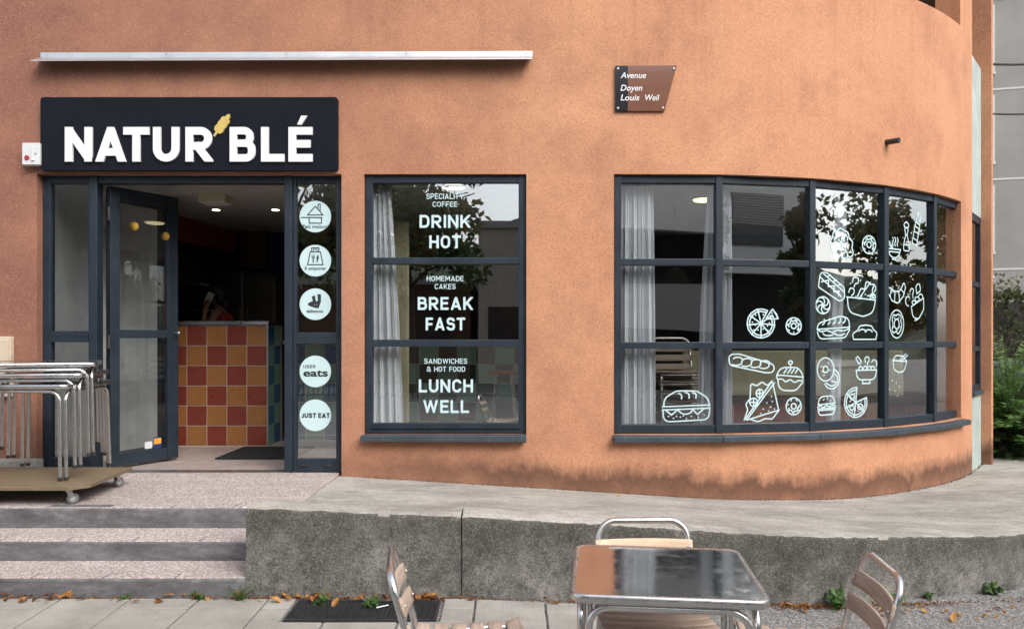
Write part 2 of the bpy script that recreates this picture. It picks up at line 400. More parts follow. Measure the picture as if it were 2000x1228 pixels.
class Ink:
    """collects flat polygons in (u,v) and lays them on a plane: origin O, axes U (right), V (up), normal towards the viewer Nn"""
    def __init__(s): s.p = []; s.k = 0
    def poly(s, pts): s.p.append(([tuple(q)[:2] for q in pts], s.k)); s.k += 1; return s
    def line(s, pts, w, closed=False, ext=None, box=None):
        for qd in ribbon(pts, w, closed, ext):
            qd = clip_poly(list(qd), box) if box else qd
            if len(qd) >= 3: s.p.append((qd, s.k))
        s.k += 1; return s
    def dot(s, x, y, r, n=8): return s.poly([(x+r*math.cos(6.2832*i/n), y+r*math.sin(6.2832*i/n)) for i in range(n)])
    def build(s, name, mat, parent, O, U, V, Nn, depth=.0006, lift=.0, step=.00012, label=None):
        mb = MB(); O, U, V, Nn = Vector(O), Vector(U), Vector(V), Vector(Nn)
        for pl, k in s.p:
            top = lift + depth + step*(k % 12); n = len(pl)
            a = [O+U*x+V*y+Nn*top for x, y in pl]
            if depth > .002:
                b = [O+U*x+V*y+Nn*lift for x, y in pl]
                mb.add(a+b, [tuple(range(n))] + [(i, (i+1) % n, (i+1) % n+n, i+n) for i in range(n)])
            else: mb.add(a, [tuple(range(n))])
        o = mb.build(name, mat, parent)
        if label: o['label'] = label
        return o
WID = dict(N=.76,A=.84,T=.70,U=.73,R=.75,B=.72,L=.63,E=.64,D=.73,H=.75,I=.17,K=.77,O=.74,S=.70,C=.70,M=.92,W=1.18,Y=.80,F=.61,P=.71,J=.50)
WID['&'] = .88; WID[' '] = .34
def glyph(ink, ch, x0, y0, h, w, W=None, italic=0):
    """one capital in an engineering grotesque built from even strokes; returns its width"""
    W = (WID[ch]*h) if W is None else W
    if ch == ' ': return W
    X = lambda a: x0 + w/2 + a*(W-w)
    Yy = lambda b: y0 + w/2 + b*(h-w)
    r = min(.34*h, (W-w)*.5); bx = (x0, x0+W, y0, y0+h)
    def S(pts, rad=0, closed=False, ext=None, clip=True):
        q = [Vector((X(a), Yy(b))) for a, b in pts]
        if rad: q = fillet(q, rad, closed)
        ink.line(q, w, closed, ext, bx if clip else None)
    E = h*.3
    if ch == 'N': S([(0,0),(0,1)]); S([(1,0),(1,1)]); S([(.02,1),(.98,0)], ext=E)
    elif ch == 'A': S([(-.02,-.2),(.5,1.05),(1.02,-.2)], ext=E); S([(.2,.22),(.8,.22)], ext=0)
    elif ch == 'T': S([(0,1),(1,1)]); S([(.5,1),(.5,0)])
    elif ch == 'U': S([(0,1),(0,0),(1,0),(1,1)], [0,r,r,0])
    elif ch == 'R': rr=[0,0,r*.75,r*.75,0]; S([(0,0),(0,1)]); S([(.1,1),(.96,1),(.96,.44),(.1,.44)], [0,r*.75,r*.75,0]); S([(.45,.40),(1,-.12)], ext=E*.4)
    elif ch == 'P': S([(0,0),(0,1)]); S([(.1,1),(1,1),(1,.42),(.1,.42)], [0,r*.75,r*.75,0])
    elif ch == 'B': S([(0,0),(0,1)]); S([(.1,1),(.9,1),(.9,.54),(.1,.54)], [0,r*.62,r*.62,0]); S([(.1,.54),(1,.54),(1,0),(.1,0)], [0,r*.66,r*.66,0])
    elif ch == 'D': S([(0,0),(0,1),(1,1),(1,0)], [0,0,r,r], True)
    elif ch == 'O': S([(0,0),(0,1),(1,1),(1,0)], r, True)
    elif ch == 'C': S([(1,.74),(1,1),(0,1),(0,0),(1,0),(1,.26)], [0,r,r,r,r,0], ext=0)
    elif ch == 'S': S([(.97,.76),(.97,1),(.02,1),(.02,.53),(1,.50),(1,0),(0,0),(0,.24)], [0,r*.8,r*.7,r*.7,r*.7,r*.7,r*.8,0], ext=0)
    elif ch == 'L': S([(0,1),(0,0),(1,0)])
    elif ch == 'E': S([(1,1),(0,1),(0,0),(1,0)]); S([(0,.52),(.88,.52)])
    elif ch == 'F': S([(1,1),(0,1),(0,0)]); S([(0,.48),(.88,.48)])
    elif ch == 'H': S([(0,0),(0,1)]); S([(1,0),(1,1)]); S([(0,.51),(1,.51)])
    elif ch == 'I': ink.line([(x0+W/2, y0), (x0+W/2, y0+h)], w, ext=0)
    elif ch == 'K': S([(0,0),(0,1)]); S([(.0,.30),(.98,1.1)], ext=E*.3); S([(.36,.58),(1,-.1)], ext=E*.3)
    elif ch == 'M': S([(0,0),(0,1)]); S([(1,0),(1,1)]); S([(0,1.1),(.5,.30),(1,1.1)], ext=E*.2)
    elif ch == 'W': S([(-.0,1.2),(.25,0),(.5,1.0),(.75,0),(1.0,1.2)], ext=0)
    elif ch == 'Y': S([(-.02,1.2),(.5,.44),(1.02,1.2)], ext=0); S([(.5,.5),(.5,0)])
    elif ch == 'J': S([(1,1),(1,0),(0,0),(0,.22)], [0,r*1.2,r,0], ext=0); 
    elif ch == '&': S([(1.08,-.05),(.18,.70),(.18,1),(.74,1),(.74,.62),(0,.38),(0,0),(.66,0),(1.0,.50)], [0,r*.35,r*.4,r*.4,r*.4,r*.5,r*.6,r*.6,0], ext=0)
    return W
def text_line(ink, s, cx, y0, h, w, gap, width=None, anchor='c'):
    tot = sum(WID[c]*h for c in s) + gap*(len(s)-1); sx = 1.0
    if width: sx = width/tot
    x = cx - tot*sx/2 if anchor == 'c' else cx
    for c in s:
        glyph(ink, c, x, y0, h, w, WID[c]*h*sx if c != 'I' else w*1.02); x += WID[c]*h*sx + gap*sx
_dg = None
def font_ink(ink, s, cx, y0, size, bold=0.0, shear=0.0, width=None, anchor='c', sp=1.0):
    """lower-case lettering from the built-in font, laid into an Ink as polygons"""
    cu = bpy.data.curves.new('lettering', 'FONT'); cu.body = s; cu.size = size; cu.offset = bold; cu.shear = shear; cu.resolution_u = 4; cu.space_character = sp
    o = bpy.data.objects.new('lettering_tmp', cu); COL.objects.link(o)
    bpy.context.view_layer.update(); dg = bpy.context.evaluated_depsgraph_get()
    me = bpy.data.meshes.new_from_object(o.evaluated_get(dg))
    xs = [v.co.x for v in me.vertices]; a, b = min(xs), max(xs); sx = width/(b-a) if width else 1.0
    off = cx - (a+b)/2*sx if anchor == 'c' else cx - a*sx
    for p in me.polygons:
        ink.p.append(([(me.vertices[i].co.x*sx+off, me.vertices[i].co.y+y0) for i in p.vertices], ink.k))
    ink.k += 1
    bpy.data.objects.remove(o); bpy.data.curves.remove(cu); bpy.data.meshes.remove(me)
# ------------------------------------------------------------------ facade line: flat to X0, then an arc, then straight
HT = 9.5
Y0, X0, RC, FE = 6.15, 1.30, 4.30, R_(50.5)
UE = X0 + RC*FE
def fac(u, off=0.):
    """plan point, tangent and inward normal at arc length u along the facade"""
    if u <= X0: return Vector((u, Y0+off, 0)), Vector((1,0,0)), Vector((0,1,0))
    f = min((u-X0)/RC, FE)
    t, n = Vector((math.cos(f), math.sin(f), 0)), Vector((-math.sin(f), math.cos(f), 0))
    p = Vector((X0+RC*math.sin(f), Y0+RC*(1-math.cos(f)), 0)) + n*off
    if u > UE: p += t*(u-UE)
    return p, t, n
def u_px(px, off=0.):
    a, b = -5., UE
    for _ in range(50):
        m = (a+b)/2; p = fac(m, off)[0]
        if p.x/p.y*F + 1000 < px: a = m
        else: b = m
    return (a+b)/2
def frameM(u, off=0., z=0.):
    p, t, n = fac(u, off); M = Matrix((( t.x, n.x, 0, p.x), (t.y, n.y, 0, p.y), (0, 0, 1, z), (0, 0, 0, 1))); return M

# ------------------------------------------------------------------ ground, pavement, ramp, steps (the setting)
def zg(X, Y):
    return -.36 - .04*min(6., max(0., X+.3)) - .02*max(0., min(9., 4.3-Y))
gx = [-150,-60,-25,-12,-8,-6,-5] + [-4+.4*i for i in range(31)] + [9,11,14,20,40,80,150]
gy = [-150,-60,-30,-20,-14,-10,-7,-5,-3,-1,0,1,2,2.5,3,3.3,3.6,3.9,4.1,4.3,5,7,10,14,20,40,80,150]
mb = MB(); nx = len(gx)
mb.add([(x, y, zg(x, y)) for y in gy for x in gx], [(j*nx+i, j*nx+i+1, (j+1)*nx+i+1, (j+1)*nx+i) for j in range(len(gy)-1) for i in range(nx-1)], True)
struct(mb.build('ground', 'asphalt'))
mb = MB(); mb.add([(-150,-9,-.60),(150,-9,-.60),(150,.4,-.585),(-150,.4,-.585)], [(0,1,2,3)]); struct(mb.build('road', 'road'))
mb = MB(); mb.box((-150,.4,-.9),(150,.55,-.43)).box((-150,-9.15,-.9),(150,-9,-.46)); struct(mb.build('road_kerb', 'kerb'))

WL = [(-1.48,4.27,.146),(-.285,4.27,.096),(.573,4.30,.043),(1.16,4.34,-.005),(1.76,4.40,-.05),(2.45,4.60,-.10),(3.27,4.90,-.16),(4.2,5.5,-.19),(5.3,6.6,-.21),(6.4,8.4,-.22),(7.2,10.5,-.23),(7.8,13.5,-.24)]
def catmull(L, per):
    out = []
    for i in range(len(L)-1):
        p0, p1, p2, p3 = L[max(0,i-1)], L[i], L[i+1], L[min(len(L)-1,i+2)]
        for k in range(per):
            t = k/per
            out.append(tuple(.5*((2*b)+(c-a)*t+(2*a-5*b+4*c-d)*t*t+(3*b-a-3*c+d)*t**3) for a, b, c, d in zip(p0,p1,p2,p3)))
    return out + [tuple(L[-1])]
WS = catmull(WL, 22)
def wall_norm(i):
    a, b = WS[max(0,i-1)], WS[min(len(WS)-1,i+1)]; t = Vector((b[0]-a[0], b[1]-a[1], 0)).normalized(); return Vector((-t.y, t.x, 0))
rw = empty('retaining_wall', (-1.48, 4.4, -.5)); tag(rw, 'low weathered concrete retaining wall running from the steps along the ramp', 'retaining wall')
def wall_block(i0, i1, gap=0.):
    mb = MB(); rnd = random.Random(i0); rows = []
    for i in range(i0, i1+1):
        X, Y, zt = WS[i]; n = wall_norm(i); p = Vector((X, Y, 0)) + (Vector((n.y, -n.x, 0))*gap if i == i0 else Vector((0,0,0))); j = lambda a=.004: rnd.uniform(-a, a)
        pr = [(0, -.85-zt), (0,-.30), (j(), -.18), (j(), -.08), (j(.003), -.022+j(.004)), (.010+j(.005), -.007+j(.004)), (.035+j(), j(.003)), (.13, j(.002)), (.225, j(.002)), (.252, -.010), (.26, -.05), (.26, -.85-zt)]
        rows.append([p + n*a + Vector((0,0,zt+b)) - Vector((1.48*-1, 4.4, -.5)) for a, b in pr])
    m = len(rows[0])
    vs = [q for r in rows for q in r]
    fs = [(i*m+k, (i+1)*m+k, (i+1)*m+k+1, i*m+k+1) for i in range(len(rows)-1) for k in range(m-1)]
    mb.add(vs, fs, True); mb.add(rows[0], [tuple(range(m))]); mb.add(rows[-1], [tuple(range(m))[::-1]])
    return mb
cuts = [0, 22, 22*7+6, 22*9, len(WS)-1]
for a, b in zip(cuts, cuts[1:]):
    o = wall_block(a, b, .009 if a else 0.).build('concrete_block', 'concrete_face', rw)
    o.data.materials.append(MAT['concrete_top'])
    for pl in o.data.polygons:
        if pl.normal.z > .75: pl.material_index = 1
    o.location = (0, 0, 0)
for o in rw.children: # vertices were written relative to the empty
    pass
mb = MB(); mb.box((WS[22][0]-.004, 4.285, -.8), (WS[22][0]+.013, 4.5, .06)); o = mb.build('joint_filler', 'concrete_face', rw); o.location = (1.48, -4.4, .5)
# spalled old footing along the foot of the first block
mb = MB(); rnd = random.Random(5)
mb.grid(lambda u, v: Vector((-1.15+.82*u + rnd.uniform(-.006,.006), 4.262-.012*math.sin(math.pi*min(1,max(0,u*1.02)))*(1-v)-rnd.uniform(0,.006), -.42+.135*v+rnd.uniform(-.01,.01)*v)), 40, 8)
o = mb.build('spalled_footing', 'concrete_face', rw); o.location = (1.48, -4.4, .5)

# ramp between the coping and the building
inner = []
for i in range(41):
    u = -1.39 + (UE+.72+1.39)*i/40; p = fac(u, .03)[0]
    zb = -.02 - .19*min(1, max(0, (u+1.35)/3.0)) - .05*min(1, max(0, (u-1.65)/1.2))
    inner.append(Vector((p.x, p.y, zb)))
for q in ((5.4,8.9),(5.5,10),(5.6,12),(5.7,14)): inner.append(Vector((q[0], q[1], -.26)))
outer = []
idx = [0] + list(range(2, len(WS), 5)) + [len(WS)-1]
for i in idx:
    X, Y, zt = WS[i]; n = wall_norm(i); d = .13*max(0, min(1, (.6-X)/2.0))
    outer.append(Vector((X, Y, zt-d-.004)) + n*(.22))
outer[0].x = -1.39
def poly_at(L, t):
    d = [0.]
    for a, b in zip(L, L[1:]): d.append(d[-1]+(b-a).length)
    s = t*d[-1]
    for i in range(len(L)-1):
        if s <= d[i+1] or i == len(L)-2:
            f = (s-d[i])/max(1e-9, d[i+1]-d[i]); return L[i].lerp(L[i+1], f)
def warp(u): return u
mb = MB()
def rampf(u, v):
    a, b = poly_at(inner, u), poly_at(outer, u*.93 + .07*u*u); q = a.lerp(b, v)
    if q.x < -1.386 or u == 0: q.x = -1.386
    return q
mb.grid(rampf, 90, 14); struct(mb.build('ramp', 'concrete_top'))

# steps and platform with slabs
st = empty('steps', (-4, 4.6, -.36)); struct(st)
def at_parent(o, par): o.location = -Vector(par.location); return o
rnd = random.Random(3)
def riser(y0, y1, z0, z1):
    mb = MB(); n = 120
    L = []
    for i in range(n+1):
        x = -7 + (7-1.475)*i/n; ch = rnd.uniform(0,.004) + (.008 if rnd.random() < .06 else 0)
        L.append([Vector((x,y0,z0-.1)), Vector((x,y0,z1-.012-ch)), Vector((x,y0+.006,z1-.003-ch*.6)), Vector((x,y0+.02,z1)), Vector((x,y1,z1)), Vector((x,y1,z0-.1))])
    vs = [q for r in L for q in r]; m = 6
    mb.add(vs, [(i*m+k, (i+1)*m+k, (i+1)*m+k+1, i*m+k+1) for i in range(n) for k in range(m-1)]); mb.add(L[-1], [tuple(range(m))])
    return at_parent(mb.build('riser', 'riser', st), st)
riser(4.93, 5.02, -.13, -.001); riser(4.607, 4.70, -.247, -.131); riser(4.27, 4.36, -.352, -.248)
mb = MB(); mb.box((-7,5.0,-.6),(-1.385,6.9,-.034)); mb.box((-7,4.68,-.6),(-1.478,5.0,-.165)); mb.box((-7,4.34,-.6),(-1.478,4.68,-.282))
struct(mb.build('step_base', 'grout'))
def slab_mesh(w, d, t, mat, name='paving_slab'):
    mb = MB(); e = .004
    a = [(-w/2,-d/2),(w/2,-d/2),(w/2,d/2),(-w/2,d/2)]; b = [(x*(1-2*e/w), y*(1-2*e/d)) for x, y in a]
    mb.add([(x,y,-t) for x,y in a]+[(x,y,-e) for x,y in a]+[(x,y,0) for x,y in b], [(0,1,5,4),(1,2,6,5),(2,3,7,6),(3,0,4,7),(4,5,9,8),(5,6,10,9),(6,7,11,10),(7,4,8,11),(8,9,10,11)])
    return mb.mesh(name, mat)
def put(mesh, name, par, x, y, z, rx=0, ry=0, rz=0):
    o = bpy.data.objects.new(name, mesh); COL.objects.link(o); o.parent = par
    o.location = Vector((x,y,z)) - Vector(par.location); o.rotation_euler = (rx, ry, rz); return o
m1 = slab_mesh(.394, .316, .03, 'aggregate')
rnd = random.Random(11)
for r in range(4):
    for c_ in range(15):
        x = -1.59 - .4*c_
        put(m1, 'paving_slab', st, x, 4.934+.16+.322*r, rnd.uniform(-.0015,.0008), 0, rnd.uniform(-.002,.002))
m2 = slab_mesh(.394, .315, .03, 'aggregate'); m3 = slab_mesh(.394, .325, .03, 'aggregate')
for c_ in range(15):
    put(m2, 'paving_slab', st, -1.52-.2-.4*c_+.04, 4.611+.16, -.13+rnd.uniform(-.001,.001)); put(m3, 'paving_slab', st, -1.478-.2-.4*c_, 4.274+.168, -.247+rnd.uniform(-.001,.001))
# pavement of staggered slabs in front of the steps
pv = empty('pavement', (-1.5, 3.7, -.38)); struct(pv)
GR = (-1.17, -.39, 3.92, 4.215)
cw = .38
for c_ in range(13):
    x1 = .56 - cw*c_; x0 = x1 - cw; xm = (x0+x1)/2
    ys = [2.6, 3.2, 3.8, 4.235] if c_ % 2 else [2.3, 2.9, 3.5, 4.08, 4.235]
    for a, b in zip(ys, ys[1:]):
        g0, g1, g2 = GR[0]-.015, GR[1]+.015, GR[2]-.015
        if b > g2 and x1 > g0 and x0 < g1: rects = [(x0, x1, a, min(b, g2)), (x0, min(x1, g0), max(a, g2), b), (max(x0, g1), x1, max(a, g2), b)]
        else: rects = [(x0, x1, a, b)]
        for xa, xb, ya, yb in rects:
            if xb-xa < .05 or yb-ya < .05: continue
            put(slab_mesh(xb-xa-.012, yb-ya-.012, .05, 'pave_slab'), 'paving_slab', pv, (xa+xb)/2, (ya+yb)/2, zg(xm,(ya+yb)/2)+.014+rnd.uniform(-.002,.003), .02+rnd.uniform(-.003,.003), (.036 if xm > -.3 else 0)+rnd.uniform(-.004,.004))
g = empty('drain_grate', ((GR[0]+GR[1])/2, (GR[2]+GR[3])/2, zg(-.8, 4.05)+.012)); tag(g, 'dark steel mesh drain grate set into the pavement beside the retaining wall', 'drain grate')
gw, gd = (GR[1]-GR[0])/2, (GR[3]-GR[2])/2
mb = MB(); mb.box((-gw,-gd,-.03),(gw,-gd+.012,.004)).box((-gw,gd-.012,-.03),(gw,gd,.004)).box((-gw,-gd+.012,-.03),(-gw+.012,gd-.012,.004)).box((gw-.012,-gd+.012,-.03),(gw,gd-.012,.004)); mb.build('frame', 'dark_metal', g)
mb = MB()
n = 34
for i in range(n): x = -gw+.02+(2*gw-.04)*i/(n-1); mb.box((x-.0016,-gd+.012,-.026),(x+.0016,gd-.012,.001))
for j in range(12): y = -gd+.02+(2*gd-.04)*j/11; mb.box((-gw+.012,y-.0016,-.025),(gw-.012,y+.0016,-.001))
o = mb.build('mesh_bars', 'zinc', g); o.data.materials.clear(); o.data.materials.append(MAT['dark_metal']); o['kind'] = 'stuff'
mb = MB(); mb.box((-gw,-gd,-.09),(gw,gd,-.07)); mb.build('pit_floor', 'soil', g)

# ------------------------------------------------------------------ the orange building
bld = empty('corner_building', (0, Y0, 0)); tag(bld, 'orange rendered building with a rounded corner and dark framed shop windows', 'building')
OB = Vector(bld.location)
def part(mb, name, mat, par=None, bevel=0, seg=2, label=None):
    """a mesh written in world coordinates, hung under the building or one of its parts"""
    par = par or bld
    o = mb.build(name, mat, par, bevel, seg)
    off = Vector((0,0,0)); p = par
    while p: off += Vector(p.location); p = p.parent
    o.location = -off
    if label: o['label'] = label
    return o
DX0, DX1 = XY(72, Y0), XY(667, Y0)
NX0, NX1 = XY(711, Y0), XY(1028, Y0)
CU0, CU1 = XY(1199, Y0), u_px(1877)
ZT, ZB = 2.398, .315
BU0, BU1 = UE+.02, UE+.62
LU0, LU1 = X0+RC*R_(6), X0+RC*R_(44.3)
holes = [(DX0, DX1, -.9, ZT), (NX0, NX1, ZB, ZT), (CU0, CU1, ZB, ZT), (BU0, BU1, -.9, HT-1), (LU0, LU1, 4.08, 6.6)]
us = sorted(set([-14, -5.5, UE, UE+.70] + [h[0] for h in holes] + [h[1] for h in holes] + [X0 + RC*R_(1.5)*i for i in range(34) if R_(1.5)*i < FE] + [-3, -2.4, -.6, .4]))
zs = sorted(set([-.9, HT, HT-1, ZB, ZT, 3.95, 4.08, 6.6, 0., 1.2, 3.2]))
def solid(u, z): return not any(a < u < b and c < z < d for a, b, c, d in holes)
mb = MB(); TH = .22
cell = {}
for i in range(len(us)-1):
    for j in range(len(zs)-1):
        cell[i, j] = solid((us[i]+us[i+1])/2, (zs[j]+zs[j+1])/2)
def wp(u, off, z): p = fac(u, off)[0]; return Vector((p.x, p.y, z))
for (i, j), s_ in cell.items():
    if not s_: continue
    a, b, c, d = us[i], us[i+1], zs[j], zs[j+1]; sm = a >= X0 - .01
    mb.add([wp(a,0,c), wp(b,0,c), wp(b,0,d), wp(a,0,d)], [(0,1,2,3)], sm)
    mb.add([wp(a,TH,c), wp(b,TH,c), wp(b,TH,d), wp(a,TH,d)], [(3,2,1,0)], sm)
    for di, dj, q in ((-1,0,[(a,0,c),(a,0,d),(a,TH,d),(a,TH,c)]), (1,0,[(b,0,c),(b,TH,c),(b,TH,d),(b,0,d)]), (0,-1,[(a,0,c),(a,TH,c),(b,TH,c),(b,0,c)]), (0,1,[(a,0,d),(b,0,d),(b,TH,d),(a,TH,d)])):
        if not cell.get((i+di, j+dj), False):
            mb.add([wp(*k_) for k_ in q], [(0,1,2,3)])
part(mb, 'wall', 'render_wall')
# upper storeys of the pilaster at the far end, return wall, loggia
E0, E1 = fac(UE+.70)[0], fac(UE+.70, .5)[0]
M = frameM(UE+.64, 0)
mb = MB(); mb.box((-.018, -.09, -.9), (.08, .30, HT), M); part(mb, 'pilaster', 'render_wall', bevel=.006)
mb = MB()
mb.box((0,0,-.9),(.2,.0,HT)) if False else None
pts = [fac(UE+.72, .30)[0], Vector((4.95, 12.2, 0)), Vector((-14, 12.2, 0)), Vector((-14, Y0+.2, 0))]
for a, b in zip(pts, pts[1:]):
    mb.add([Vector((a.x,a.y,-.9)), Vector((b.x,b.y,-.9)), Vector((b.x,b.y,HT)), Vector((a.x,a.y,HT))], [(0,1,2,3)])
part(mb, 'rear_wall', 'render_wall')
outline = [fac(u, .1)[0] for u in [-14, X0] + [X0+RC*FE*i/20 for i in range(1, 21)] + [UE+.68]] + [Vector((4.9, 12.1, 0)), Vector((-14, 12.1, 0))]
def slab(z0, z1, name, mat, par=bld):
    mb = MB(); n = len(outline)
    mb.add([Vector((p.x,p.y,z0)) for p in outline]+[Vector((p.x,p.y,z1)) for p in outline], [tuple(range(n))[::-1], tuple(range(n, 2*n))]+[(i,(i+1)%n,(i+1)%n+n,i+n) for i in range(n)])
    return part(mb, name, mat, par)
slab(HT-.15, HT-.01, 'roof', 'grey_concrete'); slab(3.86, 4.0, 'loggia_floor', 'grey_concrete')
mb = MB(); n = len(outline); mb.add([Vector((p.x,p.y,6.7)) for p in outline], [tuple(range(n))]); part(mb, 'loggia_ceiling', 'in_brown')
mb = MB(); n = 24
lu = [LU0-.3 + (LU1-LU0+.9)*i/n for i in range(n+1)]
mb.add([wp(u,1.3,4.0) for u in lu]+[wp(u,1.3,7.4) for u in lu], [(i,i+1,n+2+i,n+1+i) for i in range(n)], True); part(mb, 'loggia_back_wall', 'in_brown')
mb = MB(); mb.add([wp(BU0,TH-.01,3.9), wp(BU1,TH-.01,3.9), wp(BU1,TH-.01,HT-1), wp(BU0,TH-.01,HT-1)], [(0,1,2,3)]); part(mb, 'recess_back', 'in_brown')
for u in (LU0-.4, LU1+.45): mb = MB(); mb.add([wp(u,.2,4.0), wp(u,1.3,4.0), wp(u,1.3,7.4), wp(u,.2,7.4)], [(0,1,2,3)]); part(mb, 'loggia_side_wall', 'in_brown')
# side bay: grey-green panels and a tall dark window between the pilasters
M = frameM((BU0+BU1)/2, .006); hw = (BU1-BU0)/2 - .004
sb = empty('window', (0,0,0), parent=bld); sb['label'] = 'narrow side window between grey-green panels at the end of the rounded wall'
sb.location = M.translation - OB
mb = MB(); mb.box((-hw,0,-.55),(hw,.05,.50), M); part(mb, 'panel', 'green_panel', sb)
mb = MB(); mb.box((-hw,0,2.36),(hw,.05,3.945), M); part(mb, 'panel', 'green_panel', sb)
mb = MB(); mb.box((-hw,-.03,.50),(hw,.05,.535), M); part(mb, 'sill', 'sill_paint', sb)
mb = MB(); 
for a, b in ((.535,.60),(.95,1.0),(1.62,1.67),(2.29,2.36)): mb.box((-hw+.045,.008,a),(hw-.045,.05,b), M)
mb.box((-hw,.004,.535),(-hw+.045,.05,2.36), M).box((hw-.045,.004,.535),(hw,.05,2.36), M)
part(mb, 'frame', 'frame_paint', sb)
for a, b in ((.60,.95),(1.0,1.62),(1.67,2.29)):
    mb = MB(); mb.box((-hw+.045,.026,a),(hw-.045,.032,b), M); part(mb, 'pane', 'glass', sb)

# ---- generic glazed unit in a local frame: x along, y inward, z up
FO = .03                                             # frames sit 3 cm inside the wall face
def bar(par, M, a, b, name='glazing_bar', mat='frame_paint', bv=.004):
    mb = MB(); mb.box(a, b, M); return part(mb, name, mat, par, bv)
# narrow window
nw = empty('window', (0,0,0), parent=bld); nw['label'] = 'tall three-pane window with white menu lettering'; nw.location = Vector(((NX0+NX1)/2, Y0, ZB)) - OB
M = Matrix.Translation((0, Y0+FO, 0))
yz = lambda py: ZY(py, Y0+FO)
jx = [XY(p, Y0+FO) for p in (711, 727, 1013, 1028)]
e = .003
mb = MB(); mb.box((NX0+e,0,ZB+e),(jx[1],.07,ZT-e), M).box((jx[2],0,ZB+e),(NX1-e,.07,ZT-e), M).box((jx[1],.003,yz(357)),(jx[2],.07,ZT-e), M).box((jx[1],.003,ZB+e),(jx[2],.07,yz(826)), M); part(mb, 'frame', 'frame_paint', nw, .004)
mb = MB(); mb.box((jx[1]-.004,-.008,yz(836)),(jx[2]+.004,.002,yz(828)), M); part(mb, 'weather_bar', 'frame_paint', nw)
for a, b in ((503,516),(663,677)): bar(nw, M, (jx[1],-.006,yz(b)), (jx[2],.07,yz(a)))
for a, b in ((357,503),(516,663),(677,826)):
    mb = MB(); mb.box((jx[1],.030,yz(b)),(jx[2],.036,yz(a)), M); part(mb, 'pane', 'glass', nw)
mb = MB(); s0 = ZB-.055
mb.prism([(NX0-.015, s0+.008),(NX1-.002,s0+.002),(NX1-.002,ZB),(NX0-.015,ZB)], -.085, .02, Matrix.Translation((0,Y0,0))); part(mb, 'sill', 'sill_paint', nw, .005)
TL = (nw, Vector((0, Y0+FO+.030, 0)), Vector((1,0,0)), Vector((0,0,1)), Vector((0,-1,0)))
Yg = Y0+FO+.030
def menu(s, cpx, y_top, y_bot, wpx, wt):
    h = ZY(y_top,Yg)-ZY(y_bot,Yg); g_ = h*.15; tot = sum(WID[c]*h for c in s)+g_*(len(s)-1); sx = wpx*Yg/F/tot; x = XY(cpx,Yg)-tot*sx/2
    for word in s.split(' '):                        # every word is a transfer of its own
        k = Ink(); text_line(k, word, x, ZY(y_bot,Yg), h, h*wt, g_, (sum(WID[c]*h for c in word)+g_*(len(word)-1))*sx, 'l')
        x += (sum(WID[c]*h for c in word)+g_*(len(word)+1)+WID[' ']*h)*sx
        o = k.build('lettering', 'decal_white', nw, *TL[1:], lift=.001); o.location = -(Vector(nw.location)+OB)
for s, c_, a, b, w_, wt in (('SPECIALITY',869,378,389,73,.15),('COFFEE',869,394,404,48,.15),('DRINK',869.5,420,445,100,.185),('HOT',869.5,460,485,62,.185),
    ('HOMEMADE',869.5,539,549,72,.15),('CAKES',869.5,554.5,564.5,41,.15),('BREAK',870,580,605,108,.185),('FAST',870,620,645,77,.185),
    ('SANDWICHES',870.5,700,710,84,.15),('& HOT FOOD',871,715.5,725.5,75,.15),('LUNCH',871,740.5,766,106,.185),('WELL',871,781,806,90,.185)):
    menu(s, c_, a, b, w_, wt)
# curved window of five facets, three rows
cw_ = empty('window', (0,0,0), parent=bld); cw_['label'] = 'long curved window of flat panes with white food drawings'; cw_.location = Vector((2.6, 6.4, ZB)) - OB
mu = [u_px(p, FO+.02) for p in (1206, 1403, 1584, 1727, 1822, 1872)]
mp = [fac(u, FO)[0] for u in mu]
mp[0].x -= .0
panes = {}
rows = [(343,357),(505,518),(668,681),(829,846)]
zr = [(yz(a), yz(b)) for a, b in rows]; zr[0] = (ZT-e, zr[0][1]); zr[-1] = (zr[-1][0], ZB+e)
for i in range(5):
    a, b = mp[i], mp[i+1]; t = (b-a).normalized(); n_ = Vector((-t.y, t.x, 0)); L = (b-a).length
    Mi = Matrix(((t.x,n_.x,0,a.x),(t.y,n_.y,0,a.y),(0,0,1,0),(0,0,0,1)))
    for j, (zt_, zb_) in enumerate(zr):
        bar(cw_, Mi, (.02,.002,zb_), (L-.02,.07,zt_), 'glazing_bar')
    for j in range(3):
        z1_, z0_ = zr[j][1], zr[j+1][0]
        mb = MB(); mb.box((.02,.030,z0_),(L-.02,.036,z1_), Mi); part(mb, 'pane', 'glass', cw_)
    panes[i] = (a + n_*.030, t, n_, L)
for i, u in enumerate(mu):
    Mi = frameM(u, FO); w0, w1 = (.028, .028)
    if i == 0: Mi = frameM(CU0, FO); w0, w1 = -.003, (mp[0]-fac(CU0,FO)[0]).length+.028
    if i == 5: w1 = max(.03, CU1-u-.006)
    bar(cw_, Mi, (-w0,-.006,ZB+.001), (w1,.072,ZT-.001), 'mullion')
for i in range(5):
    ua, ub = (CU0-.01 if i == 0 else mu[i]), (CU1+.05 if i == 4 else mu[i+1])
    mb = MB(); q = [fac(ua,-.075)[0], fac(ub,-.075)[0], fac(ub,.03)[0], fac(ua,.03)[0]]
    q[1] = q[1].lerp(q[0], .004); q[2] = q[2].lerp(q[3], .004)
    mb.add([Vector((p.x,p.y,ZB-.058 if k_ < 2 else ZB-.058)) for k_, p in enumerate(q)]+[Vector((p.x,p.y,ZB-.012 if k_ < 2 else ZB)) for k_, p in enumerate(q)], [(3,2,1,0),(4,5,6,7),(0,1,5,4),(1,2,6,5),(2,3,7,6),(3,0,4,7)])
    part(mb, 'sill', 'sill_paint', cw_, .004)
